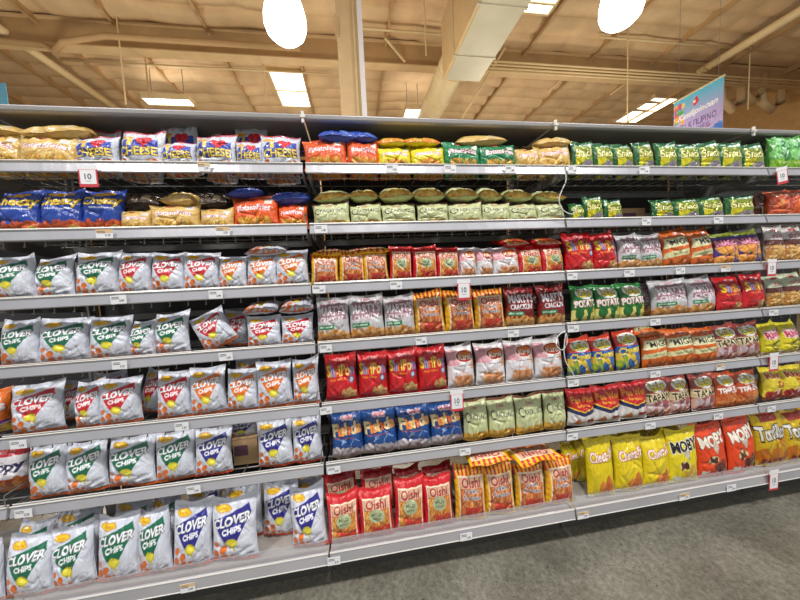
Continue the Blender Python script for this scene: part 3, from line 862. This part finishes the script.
# every bag in the front ranks: kind, left and right edge, top edge as read off the photograph
FRONT = {
 1: [('ft', -12, 24, 134), ('ft', 24, 79, 136), ('ch', 79, 120, 135), ('ch', 121, 165, 131), ('ch', 163, 197, 141), ('ch', 197, 236, 134), ('ch', 237, 263, 141), ('ch', 262, 300, 134),
     ('fo', 305, 347, 140), ('fo', 347, 379, 140), ('fy', 378, 411, 146), ('fy', 411, 444, 146), ('fg', 443, 479, 142), ('fg', 479, 515, 143), ('ft', 514, 537, 149), ('ft', 536, 568, 144)]
    + [('sn', a, a+20.5, 141 + (i % 3)) for i, a in enumerate((571, 592, 612, 633, 655, 676, 697, 718, 740))] + [('gp', 770, 785, 134), ('gp', 785, 801, 136)],
 2: [('cz', 2, 43, 190), ('cz', 43, 85, 189), ('cz', 85, 123, 189), ('ft', 124, 154, 211), ('ft', 154, 201, 204), ('ft', 201, 235, 209), ('fo', 234, 279, 196), ('fo', 279, 308, 204)]
    + [('ck', a, b_, 203) for a, b_ in ((314, 350), (351, 382), (382, 416), (417, 447), (448, 481), (481, 508), (508, 536), (536, 564))]
    + [('sn', 569, 582, 203), ('sn', 583, 602, 195), ('sn', 603, 621, 199), ('sn', 650, 673, 199), ('sn', 674, 696, 198), ('sn', 698, 721, 196), ('sn', 725, 751, 195), ('rb', 768, 788, 190), ('rb', 788, 808, 189)],
 3: [('cg', -6, 37, 256), ('cg', 38, 76, 257), ('cg', 77, 118, 252), ('cr', 119, 152, 252), ('cr', 152, 185, 253), ('cr', 185, 219, 252), ('co', 219, 247, 256), ('co', 247, 277, 254), ('co', 277, 309, 250),
     ('oy', 311, 338, 254), ('oy', 339, 364, 250), ('oy', 364, 388, 249), ('or', 389, 411, 246), ('or', 412, 436, 246), ('or', 436, 458, 247), ('ki', 458, 475, 247), ('ki', 475, 491, 248), ('ki', 492, 518, 246), ('or', 518, 540, 245), ('or', 541, 562, 244),
     ('sh', 565, 591, 232), ('sh', 592, 616, 232), ('mg', 617, 639, 234), ('mg', 639, 659, 234), ('mi', 662, 688, 229), ('mi', 689, 712, 228), ('na', 714, 735, 232), ('na', 735, 757, 230), ('sw', 764, 782, 226), ('sw', 782, 801, 225)],
 4: [('cg', 1, 41, 320), ('cg', 42, 90, 318), ('cg', 92, 131, 317), ('cg', 131, 156, 321), ('cg', 156, 190, 313), ('cr', 248, 281, 316), ('cr', 282, 313, 315),
     ('mg', 317, 349, 297), ('mg', 350, 384, 295), ('mg', 384, 414, 295), ('oy', 415, 444, 291), ('oy', 445, 474, 290), ('oy', 475, 503, 289), ('mr', 504, 532, 287), ('mr', 537, 564, 285),
     ('lp', 570, 593, 286), ('lp', 594, 617, 285), ('lp', 618, 642, 283), ('mg', 652, 685, 280), ('mg', 686, 714, 277), ('sh', 715, 740, 276), ('sh', 740, 761, 274), ('sg', 765, 783, 275), ('sg', 783, 802, 273)],
 5: [('cr', 13, 64, 384), ('cr', 77, 102, 382), ('cr', 102, 141, 379), ('cr', 158, 191, 372), ('co', 192, 226, 368), ('co', 227, 257, 370), ('co', 258, 292, 362), ('co', 293, 319, 359),
     ('sh', 326, 357, 354), ('sh', 358, 387, 352), ('sh', 388, 417, 349), ('sh', 418, 446, 346), ('ki', 447, 474, 345), ('ki', 475, 504, 343), ('ki', 505, 533, 340), ('ki', 534, 561, 338),
     ('lb', 567, 590, 338), ('lb', 591, 613, 336), ('lb', 615, 639, 330), ('mi', 641, 665, 331), ('mi', 666, 690, 329), ('mi', 691, 712, 328), ('lt', 713, 735, 325), ('lt', 736, 756, 323), ('yr', 760, 777, 323), ('yr', 777, 796, 322)],
 6: [('cg', 31, 69, 445), ('cg', 69, 107, 442), ('cg', 108, 156, 437), ('cg', 157, 195, 431), ('cb', 196, 231, 429), ('cb', 258, 293, 420), ('cb', 293, 322, 416),
     ('fi', 332, 363, 411), ('fi', 364, 397, 408), ('fi', 397, 430, 405), ('fi', 431, 462, 402), ('ck', 463, 487, 400), ('ck', 488, 514, 398), ('ck', 515, 542, 395), ('ck', 543, 564, 392),
     ('pw', 567, 592, 390), ('pw', 592, 617, 386), ('pw', 618, 643, 382), ('lt', 644, 668, 378), ('lt', 668, 689, 376), ('lt', 690, 713, 374), ('le', 714, 734, 373), ('le', 734, 756, 372), ('kc', 760, 780, 368), ('kc', 780, 801, 366)],
 7: [('cg', -40, 3, 545), ('cg', 6, 53, 538), ('cg', 54, 96, 529), ('cg', 97, 139, 517), ('cg', 139, 172, 511), ('cb', 173, 210, 505), ('cb', 211, 257, 499), ('cb', 292, 326, 489),
     ('or', 328, 359, 494), ('or', 360, 393, 490), ('or', 394, 423, 479), ('or', 424, 452, 476), ('oy', 455, 484, 467), ('oy', 485, 513, 465), ('oy', 515, 543, 464), ('oy', 544, 572, 460),
     ('cy', 588, 612, 438), ('cy', 614, 641, 438), ('cy', 642, 668, 437), ('my', 668, 695, 430), ('mo', 698, 725, 424), ('mo', 727, 755, 418), ('to', 757, 784, 413), ('to', 784, 812, 411)],
}
for r, L_ in FRONT.items():
    for e_ in L_:
        front(r, *e_)
# second rank seen through the wire of the two high shelves
for r in (1, 2):
    for e_ in FRONT[r]:
        if e_[0] in ('gp', 'rb', 'ch'): continue
        front(r, e_[0], e_[1]+2, e_[2]-2, e_[3], y0=.125, h=.085 if e_[0] == 'sn' or r == 2 else .10, role='second rank')
# bags that stand behind the gaps and show above the front rank
for (r, code, a, b_, yt, yy, ry) in (
        (1, 'ch', 88, 120, 128, .11, 0), (1, 'ch', 122, 160, 118, .20, .12), (1, 'ch', 167, 203, 124, .12, -.1), (1, 'ch', 206, 235, 119, .20, .1), (1, 'ch', 236, 268, 121, .12, 0), (1, 'ch', 266, 298, 123, .20, 0),
        (1, 'gp', 752, 768, 140, .12, 0), (2, 'bb', 753, 766, 192, .12, 0),
        (3, 'cg', 92, 118, 258, .12, .2), (3, 'pu', 648, 660, 236, .12, 0),
        (4, 'cr', 222, 247, 312, .11, .1), (4, 'mr', 526, 540, 290, .11, 0), (4, 'mg', 638, 654, 283, .11, 0),
        (5, 'cr', 60, 84, 382, .12, .1), (5, 'cr', 138, 158, 372, .10, .25), (5, 'cr', 95, 128, 372, .14, 0), (5, 'co', 236, 262, 358, .14, 0),
        (6, 'cb', 224, 262, 416, .12, .05), (6, 'cb', 296, 316, 410, .13, 0), (6, 'cg', 118, 150, 432, .13, 0), (6, 'le', 690, 712, 370, .12, 0),
        (7, 'cg', 14, 50, 524, .10, .1), (7, 'cg', 58, 108, 512, .10, -.1), (7, 'cg', 110, 150, 503, .12, .1), (7, 'cg', 150, 180, 498, .12, 0),
        (7, 'cb', 186, 218, 488, .12, .1), (7, 'cb', 226, 262, 486, .08, 0), (7, 'cb', 263, 297, 484, .06, .03), (7, 'cb', 298, 322, 480, .13, 0),
        (7, 'or', 328, 360, 474, .12, -.1), (7, 'or', 362, 394, 470, .12, 0), (7, 'or', 396, 420, 468, .12, 0), (7, 'or', 424, 452, 466, .12, 0),
        (7, 'cy', 562, 582, 442, .10, 0), (7, 'cy', 577, 600, 438, .08, 0), (7, 'cy', 606, 630, 434, .12, 0), (7, 'cy', 632, 652, 430, .12, 0),
        (7, 'my', 652, 680, 426, .12, 0), (7, 'my', 690, 706, 428, .05, 0), (7, 'mo', 700, 722, 418, .12, 0), (7, 'mo', 730, 752, 412, .12, 0), (7, 'to', 762, 786, 405, .12, 0)):
    if (r, code, yt) == (6, 'cb', 416): front(r, code, a, b_, yt, y0=yy, rz=.03, zs=at_y(244, 441, .12).z, role='on a carton')
    else: front(r, code, a, b_, yt, y0=yy, ry=ry, role='in the back')
front(5, 'pu', -22, 11, 390, y0=.07)
front(6, 'cp', -24, 29, 447, y0=.10)
# one bag fallen sideways on the fourth shelf
front(4, 'cr', 206, 240, 318, ry=-.45, role='tilted')
# bags laid flat on top
for e_ in ((1, 'fp', 14, 84, 120, 137), (1, 'fp', -30, 12, 124, 136), (1, 'fb', 300, 345, 118, 136, .15), (1, 'fb', 318, 356, 127, 142, .02), (1, 'fb', 345, 378, 130, 142),
           (1, 'fy', 378, 408, 139, 147), (1, 'fy', 404, 442, 138, 147), (1, 'fp', 458, 508, 131, 144), (1, 'fk', 503, 540, 133, 145, .14), (1, 'fp', 540, 572, 133, 146),
           (2, 'fk', 112, 156, 190, 212, .10), (2, 'fp', 156, 190, 190, 208), (2, 'fk', 188, 226, 193, 210, .10), (2, 'fb', 226, 262, 188, 199), (2, 'fb', 264, 308, 190, 206),
           (2, 'ck', 312, 350, 190, 204), (2, 'ck', 350, 379, 187, 203), (2, 'ck', 379, 414, 185, 203), (2, 'ck', 414, 446, 185, 203), (2, 'ck', 448, 480, 186, 203), (2, 'ck', 481, 505, 187, 203), (2, 'ck', 506, 535, 188, 203), (2, 'ck', 537, 568, 190, 203),
           (3, 'co', 243, 285, 240, 252), (3, 'oy', 312, 342, 239, 256), (3, 'oy', 343, 392, 236, 251), (3, 'or', 505, 533, 235, 246), (3, 'or', 536, 564, 234, 246),
           (4, 'co', 240, 276, 301, 317), (4, 'co', 278, 313, 298, 316),
           (5, 'mi', 640, 664, 326, 334),
           (7, 'oy', 470, 513, 451, 467, -.055), (7, 'oy', 515, 562, 447, 465, -.055)):
    flat(*e_)

# labels: one of a kind on its shelf, told apart by rank and order
ORD = ['leftmost', 'second from left', 'third from left', 'fourth from left', 'fifth from left', 'sixth from left', 'seventh from left', 'eighth from left', 'ninth from left']
groups = {}
for t in ALL: groups.setdefault((t[1], t[2], t[3], t[5]), []).append(t)
for (code, r, bay, role), L_ in groups.items():
    L_.sort(key=lambda t: t[4])
    for i, t in enumerate(L_):
        o = ORD[i] if len(L_) > 1 else ''
        d = KINDS[code]['desc']
        lab = d+(' '+role if role else '')+(', '+o if o else ',')+' on the %s shelf, %s bay' % (SHN[r], BAYN[bay])
        lab = lab.replace(', on', ' on').replace('second rank', 'behind')
        if len(lab.split()) > 16: lab = lab.replace('on the', 'on')
        if len(lab.split()) > 16: lab = lab.replace('in the back', 'behind')
        if len(lab.split()) > 16: lab = lab.replace(' from left', '')
        if len(lab.split()) > 16: print('LONG', lab)
        t[0]['label'] = lab; t[0]['category'] = 'snack bag'
        t[0]['group'] = '%ss on the %s shelf of the %s bay' % (d.replace(' bag', ' bag', 1) if False else d.split(' with ')[0], SHN[r], BAYN[bay])

# ------------------------------------------------------------------ gondola shelving
DEP = .40


def upright(xk, lab):
    o = empty('shelf_upright', (xk, .44, 0)); tag(o, lab, 'shelf post', 'uprights between the shelf bays')
    mb = MB(); mb.box(-.02, 0, .02, .02, .06, 2.16); mb.build('post', POST, o)
    mb = MB(); mb.box(-.009, -.002, .28, .009, 0, 2.12)
    for z in np.arange(.3, 2.1, .05): mb.box(-.006, -.003, z, .006, -.001, z+.025)
    mb.build('slot_strip', KICK, o)
    MB().box(-.03, .002, 0.0, .03, .06, .05).build('foot', POST, o)


for k, lab in enumerate(('grey slotted upright at the left edge', 'grey slotted upright between left and middle bays', 'grey slotted upright between middle and right bays', 'grey slotted upright between right and far-right bays')):
    upright(-1.22+1.22*k, lab)


def wire_shelf(bay, r):
    x0 = -2.44+1.22*bay+.006; x1 = x0+1.208; z = ROWZ[r]
    if bay == 0 and r < 5: return
    o = empty('wire_shelf', ((x0+x1)/2, 0, z)); hw = (x1-x0)/2
    tag(o, 'wire shelf with silver price rail, %s shelf of the %s bay' % (SHN[r], BAYN[bay]), 'shelf', 'wire shelves of the %s bay' % BAYN[bay])
    mb = MB()
    mb.extr([(-.004, 0), (.004, .003), (.006, -.037), (-.010, -.041), (-.013, -.037), (-.004, -.004)], -hw, hw)
    pr_ = mb.build('price_rail', STEEL, o)
    mb = MB(); mb.tube([(-hw, -.006, .003), (hw, -.006, .003)], .003); mb.tube([(-hw, .004, .007), (hw, .004, .007)], .0022)
    mb.build('rail_edge', RAILEDGE, pr_)
    mb = MB(); n = 18
    for i in range(n):
        x = -hw+.02+(2*hw-.04)*i/(n-1)
        mb.tube([(x, .003, -.060), (x, .010, -.062), (x, .012, -.019), (x, DEP, -.019)], .0021, 5)
    for y in (.10, .22, .34): mb.tube([(-hw, y, -.0245), (hw, y, -.0245)], .003, 5)
    mb.build('wire_deck', WIRE, o)
    mb = MB(); mb.box(-hw, DEP, -.045, hw, DEP+.02, -.012); mb.build('rear_bar', POST, o)
    for s in (-1, 1):
        mb = MB(); xx = s*(hw-.006)
        mb.add([(xx-.0015, .01, -.02), (xx-.0015, DEP+.03, -.02), (xx-.0015, DEP+.03, -.09), (xx-.0015, .01, -.05), (xx+.0015, .01, -.02), (xx+.0015, DEP+.03, -.02), (xx+.0015, DEP+.03, -.09), (xx+.0015, .01, -.05)],
               [(0, 1, 2, 3), (7, 6, 5, 4), (0, 4, 5, 1), (1, 5, 6, 2), (2, 6, 7, 3), (3, 7, 4, 0)])
        mb.build('bracket', POST, o)
    if r not in (1,):   # little wire loop at the shelf end
        mb = MB(); mb.tube([(hw-.008, .0, 0), (hw-.008, .0, .05), (hw-.008, .16, .05), (hw-.008, .16, 0)], .0025, 6); mb.build('end_guard', WIRE, o)


CLEAR = bpy.data.materials.new('clear_acrylic'); CLEAR.use_nodes = True
nt = CLEAR.node_tree; nt.nodes.clear()
ou = nt.nodes.new('ShaderNodeOutputMaterial'); mx_ = nt.nodes.new('ShaderNodeMixShader'); tr = nt.nodes.new('ShaderNodeBsdfTransparent'); gl = nt.nodes.new('ShaderNodeBsdfPrincipled')
tr.inputs[0].default_value = (.93, .93, .94, 1); gl.inputs['Roughness'].default_value = .12; gl.inputs['Base Color'].default_value = (.75, .75, .77, 1)
mx_.inputs[0].default_value = .22; nt.links.new(tr.outputs[0], mx_.inputs[1]); nt.links.new(gl.outputs[0], mx_.inputs[2]); nt.links.new(mx_.outputs[0], ou.inputs[0])

for bay in range(5):
    x0 = -2.44+1.22*bay+.004; hw = .606
    for r in range(1, 7): wire_shelf(bay, r)
    o = empty('base_shelf', (x0+hw, 0, 0)); tag(o, 'grey base shelf with price rail and kick plate, %s bay' % BAYN[bay], 'shelf', 'base shelves along the floor')
    z = ROWZ[7]; yf = -.0573
    MB().box(-hw, yf+.012, z-.022, hw, .44, z-.014).build('deck', DECK, o)
    mb = MB()
    mb.extr([(yf-.004, z), (yf+.006, z+.003), (yf+.012, z-.035), (yf-.006, z-.046), (yf-.013, z-.042), (yf-.006, z-.006)], -hw, hw); pr_ = mb.build('price_rail', STEEL, o)
    mb = MB(); mb.tube([(-hw, yf-.005, z+.003), (hw, yf-.005, z+.003)], .0035); mb.tube([(-hw, yf-.012, z-.043), (hw, yf-.012, z-.043)], .003); mb.build('rail_edge', RAILEDGE, pr_)
    MB().box(-hw, .05, 0.001, hw, .06, z-.022).build('kick_plate', KICK, o)
    MB().box(-hw+.01, yf+.014, z-.010, hw-.01, yf+.017, z+.05).build('plastic_guard', CLEAR, o)
    o = empty('back_panel', (x0+hw, .50, 0)); tag(o, 'shade-darkened grey back panel of the %s bay' % BAYN[bay], 'panel', 'back panels')
    MB().box(-hw+.022, 0, .2, hw-.022, .012, 2.12).build('sheet', PANEL, o)
    mb = MB()
    for zz in (.75, 1.25, 1.75): mb.box(-hw+.022, -.012, zz, hw-.022, 0, zz+.03)
    mb.build('crossbar', POST, o)
    zt = 2.1545
    o = empty('top_canopy', (x0+hw, 0, zt)); tag(o, 'grey top canopy with pale rounded rail, %s bay' % BAYN[bay], 'canopy', 'canopies over the bays')
    MB().box(-hw, .07, -.02, hw, .49, -.006).build('panel', mat('canopy_grey', '8e8a86', .5, .2), o)
    mb = MB()
    pr = [(.080+.010*math.cos(a), -.012+.014*math.sin(a)) for a in np.linspace(PI*.35, PI*1.5, 9)]
    mb.extr(pr+[(.09, -.027), (.09, 0.0)], -hw, hw); mb.build('front_rail', mat('canopy_rail', 'aaa8ab', .4, .35), o)

for k in (1, 2, 3):
    X_ = -1.22+1.22*k; p = (X_, .052, 2.13)
    mb = MB(); mb.box(X_-.006, .055, 2.11, X_+.006, .064, 2.158); mb.box(X_-.011, .052, 2.13, X_+.011, .064, 2.14)
    tag(mb.build('rail_clip', RAILEDGE), 'small pale clip on the top rail right of the %s bay' % BAYN[k], 'clip', 'clips joining the top rails')

# carton seen where the bags ran out, fallen carton on the sixth shelf
for (r, a, b_, yt, lab) in ((2, 622, 645, 209, 'small brown carton between green bags on the second shelf'), (6, 232, 257, 440, 'printed brown carton behind the gap on the sixth shelf')):
    P0 = at_y(a, yt, .11); P1 = at_y(b_, yt, .11); z0 = SURF[r]; hgt = P0.z-z0
    o = empty('carton', ((P0.x+P1.x)/2, P0.y, z0)); tag(o, lab, 'box'); hw = (P1.x-P0.x)/2
    MB().box(-hw, 0, 0.001, hw, .15, hgt).build('body', CARD, o)
    MB().box(-hw*.9, -.001, hgt*.35, hw*.2, 0, hgt*.75).build('printed_mark', mat('carton_ink', '5c3c4c', .8), o)
    MB().box(-hw, -.002, hgt, hw, .07, hgt+.003).build('flap', CARD, o)

# ------------------------------------------------------------------ price tags on the rails
TAGS = {1: [(204, 13, 1), (392, 12, 0), (450, 12, 0), (510, 10, 0), (572, 9, 0), (644, 10, 0)],
        2: [(105, 17, 1), (223, 14, 1), (321, 13, 0), (646, 9, 0), (718, 9, 0)],
        3: [(119, 16, 0), (216, 14, 0), (319, 13, 0), (396, 12, 0), (572, 10, 0), (629, 10, 0), (680, 9, 0), (725, 9, 1)],
        4: [(120, 15, 0), (226, 14, 0), (326, 12, 0), (421, 11, 0), (513, 11, 0), (573, 11, 0), (655, 10, 0), (773, 9, 0)],
        5: [(19, 17, 0), (182, 14, 0), (326, 12, 0), (573, 11, 0), (655, 10, 0), (720, 8, 1)],
        6: [(24, 18, 0), (194, 14, 0), (334, 13, 0), (465, 11, 0), (572, 11, 0), (650, 10, 0), (718, 9, 0), (771, 8, 0)],
        7: [(188, 15, 1), (334, 13, 0), (466, 12, 0), (583, 11, 1), (684, 10, 1), (731, 9, 0)]}
cnt = {}


def rail_y(r): return -.016 if r < 7 else -.073


def digits(mb, x, z, s, y, seed):
    rr = random.Random(seed)
    return mb


def text_into(mb, t, x, y, z, w, h):
    v, tr = text_tris(t, .02, 0); mn, mx = v.min(0), v.max(0); p = (v-(mn+mx)/2)/(mx-mn)
    mb.add([(x+a*w, y, z+b_*h) for a, b_ in p], [tuple(int(i) for i in q_) for q_ in tr])


def rail_px(r, px):
    # where the upright line of sight meets the rail
    z = ROWZ[r]-.022; lo, hi = -300., 1000.
    for _ in range(40):
        m_ = (lo+hi)/2
        if at_y(px, m_, rail_y(r)).z > z: lo = m_
        else: hi = m_
    return lo


bayt = {}
PX = []
for r, L_ in TAGS.items():
    for (px, w, tan_) in L_:
        yy = rail_px(r, px); A = at_y(px-w/2, yy, rail_y(r)); Bp = at_y(px+w/2, yy, rail_y(r))
        PX.append((r, (A.x+Bp.x)/2, Bp.x-A.x, tan_))
for (r, x, w, tan_) in PX: bayt.setdefault((r, bay_of(x)), []).append(x)
for i, (r, x, w, tan_) in enumerate(PX):
    y = rail_y(r)-.003; z = ROWZ[r]-(.021 if r < 7 else .024); hh = .017 if r < 7 else .019
    o = empty('price_tag', (x, y, z), (0.0, rnd.uniform(-.03, .03), 0))
    mb = MB(); mb.box(-w/2, 0, -hh, w/2, .0008, hh); mb.k = 1; mb.box(-w/2, -.0004, hh*.2, w/2, 0, hh) if tan_ else None
    cd_ = mb.build('card', [TAG_W, TAG_O], o)
    mb = MB(); rr = random.Random(i)
    text_into(mb, '%d.%d' % (rr.choice([1, 2, 3]), rr.choice([19, 29, 49, 79, 99])), w*.2, -.0008, -hh*.3, w*.3, hh*.5)
    for k in range(2): mb.box(-w*.42, -.0008, hh*(.5-.35*k), w*.05, -.0005, hh*(.62-.35*k))
    mb.build('print', TAG_K, cd_)
    L_ = sorted(bayt[(r, bay_of(x))]); n = L_.index(x)
    pos = (' '+ORD[n]) if len(L_) > 1 else ''
    tag(o, '%s price tag,%s on the %s rail of the %s bay' % ('tan and white' if tan_ else 'white', pos, SHN[r], BAYN[bay_of(x)]) if pos else '%s price tag on the %s rail of the %s bay' % ('tan and white' if tan_ else 'white', SHN[r], BAYN[bay_of(x)]), 'price tag', 'small price tags on the rails')

for (r, px, y0, y1, w, ry, num, lab) in ((1, 88, 165, 187, 19, 0, '10', 'hanging red-framed price card reading 10 under top left rail'), (3, 464, 279, 300, 13, 0, '10', 'hanging red-framed price card on the third middle rail'),
                               (5, 457, 390, 411, 13, 0, '10', 'hanging red-framed price card on the fifth middle rail'), (1, 781, 167, 184, 11, -.2, '10', 'tilted hanging price card at top right'),
                               (3, 772, 259, 276, 9, 0, '10', 'hanging price card on the third far-right rail'), (5, 774, 353, 371, 9, 0, '10', 'hanging price card on the fifth far-right rail'), (7, 774, 470, 490, 9, 0, '10', 'hanging price card on the bottom far-right rail')):
    y = rail_y(r)-.006; A = at_y(px-w/2, (y0+y1)/2, y); Bp = at_y(px+w/2, (y0+y1)/2, y); zt = at_y(px, y0, y).z; zb = at_y(px, y1, y).z
    o = empty('price_sign', ((A.x+Bp.x)/2, y, zt), (0, ry, 0)); tag(o, lab, 'price sign', 'red-framed hanging price cards')
    hw = (Bp.x-A.x)/2; H = zt-zb; hd = H*.2
    MB().box(-hw, 0, -hd, hw, .001, 0).build('header_strip', TAG_W, o)
    mb = MB(); mb.box(-hw, 0, -H, hw, .001, -hd); mb.build('red_frame', TAG_R, o)
    cd_ = MB().box(-hw*.84, -.0006, -H+hw*.35, hw*.84, 0, -hd-hw*.05).build('card', TAG_W, o)
    mb = MB(); text_into(mb, num, 0, -.0009, -H*.52, hw*.75, H*.26); text_into(mb, 'SALE', 0, -.0009, -hd*.5, hw*1.2, hd*.5) if False else None
    mb.box(-hw*.3, -.0009, -H*.74, hw*.3, -.0007, -H*.72); mb.build('print', TAG_K, cd_)

# nylon ties hanging at the right edge of the middle bay
for (pts, lab) in (([(564, 165), (566, 180), (562, 190), (559, 200), (563, 210), (573, 214), (577, 205)], 'white nylon string hanging beside the top middle shelf'),
                   ([(565, 331), (558, 336), (556, 344), (562, 350), (567, 343), (566, 333), (564, 350), (566, 362), (572, 372), (576, 379)], 'looped white nylon string beside the fifth middle shelf')):
    P_ = [at_y(a, b_, -.03) for a, b_ in pts]; out = []
    for i in range(len(P_)-1):
        p0, p1, p2, p3 = P_[max(i-1, 0)], P_[i], P_[i+1], P_[min(i+2, len(P_)-1)]
        for k in range(5):
            t = k/5
            out.append(.5*((2*p1)+(p2-p0)*t+(2*p0-5*p1+4*p2-p3)*t*t+(3*p1-p0-3*p2+p3)*t**3))
    tag(MB().tube(out+[P_[-1]], .0022, 6).build('nylon_string', TIE, smooth=True), lab, 'string')

# ------------------------------------------------------------------ hanging banner (parallel to the aisle ends)
nearp = at_d(724, 76, 6.3); XB = nearp.x; far = at_x(674, 101.5, XB); zt = nearp.z; yn, yfar = nearp.y, far.y
L = yfar-yn; H = 1.3
cv = Cv('88b4e0')
for j in range(CH):
    t = j/CH; cA = np.array(lin('b8a8e0')); cB = np.array(lin('4cc0e0')); cC = np.array(lin('e4e4f4'))
    k = max(0, (t-.55)/.45); q_ = max(0, (.35-t)/.35)
    cv.a[j, :] = cA*(1-k)*(1-q_)+cB*k+cC*q_
cv.blobs(3, 18, .0, .58, .22, .9, .05, ['e86a8c', '58a858', 'f0b03c', '3c64c0', 'e8e060', 'd8508c']); cv.poly([(.4, .84), (.5, .92), (.54, .82), (.46, .76)], 'e03848')
cv.ell(.45, .84, .03, .025, 'f4f4f8'); cv.text('Kasilipinoan', .5, .66, .8, .13, 'f8f8fc', shear=.35, bold=.02, rot=.03)
cv.text('TRUE FILIPINO', .5, .48, .76, .10, '5a4c8c', bold=.01); cv.text('GOODNESS', .52, .36, .5, .09, '5a4c8c', bold=.01)
cv.blobs(9, 14, .62, .12, 1, .26, .08, ['3c78d8', '4c8ce8', 'c8d8f4']); cv.blobs(5, 8, .3, .3, .95, .5, .012, ['e04858'])
us = np.linspace(0, 1, NU+1); U, V = np.meshgrid(us, np.linspace(0, 1, NV+1))
jj = np.clip(np.round(np.linspace(0, CH-1, NV+1)).astype(int), 0, CH-1); ii = np.clip(np.round(np.linspace(0, CW-1, NU+1)).astype(int), 0, CW-1)
Cc = cv.a[jj][:, ii].reshape(-1, 3)
bo = empty('hanging_banner', (XB, (yn+yfar)/2, zt-H)); tag(bo, 'blue and lilac store banner hanging above the right bay', 'banner')
Vf = np.stack([np.zeros(U.size), (L/2-U*L).ravel(), (V*H).ravel()], -1)
me = np_mesh('printed_face', Vf, grid_faces(NV, NU), Cc, print_mat('banner_print', .6))
fo = bpy.data.objects.new('printed_face', me); COL.objects.link(fo); fo.parent = bo
MB().box(.002, -L/2, 0, .012, L/2, H).build('board', mat('banner_board', 'd8d8e0', .6), bo)
MB().box(-.01, -L/2-.02, H, .02, L/2+.02, H+.03).build('top_bar', BEIGE_L, bo)
for s in (-1, 1): MB().tube([(.005, s*L*.4, H+.03), (.005, s*L*.4, ZC-.2-(zt-H))], .004, 6).build('suspension_wire', POST, bo)
nearp = at_d(5, 83, 7.5); tb = MB().box(nearp.x-1.2, nearp.y, nearp.z-.9, nearp.x, nearp.y+.02, nearp.z).build('hanging_banner', mat('banner_blue', '6cb4d8', .6))
tag(tb, 'light blue hanging banner at the far left edge', 'banner')
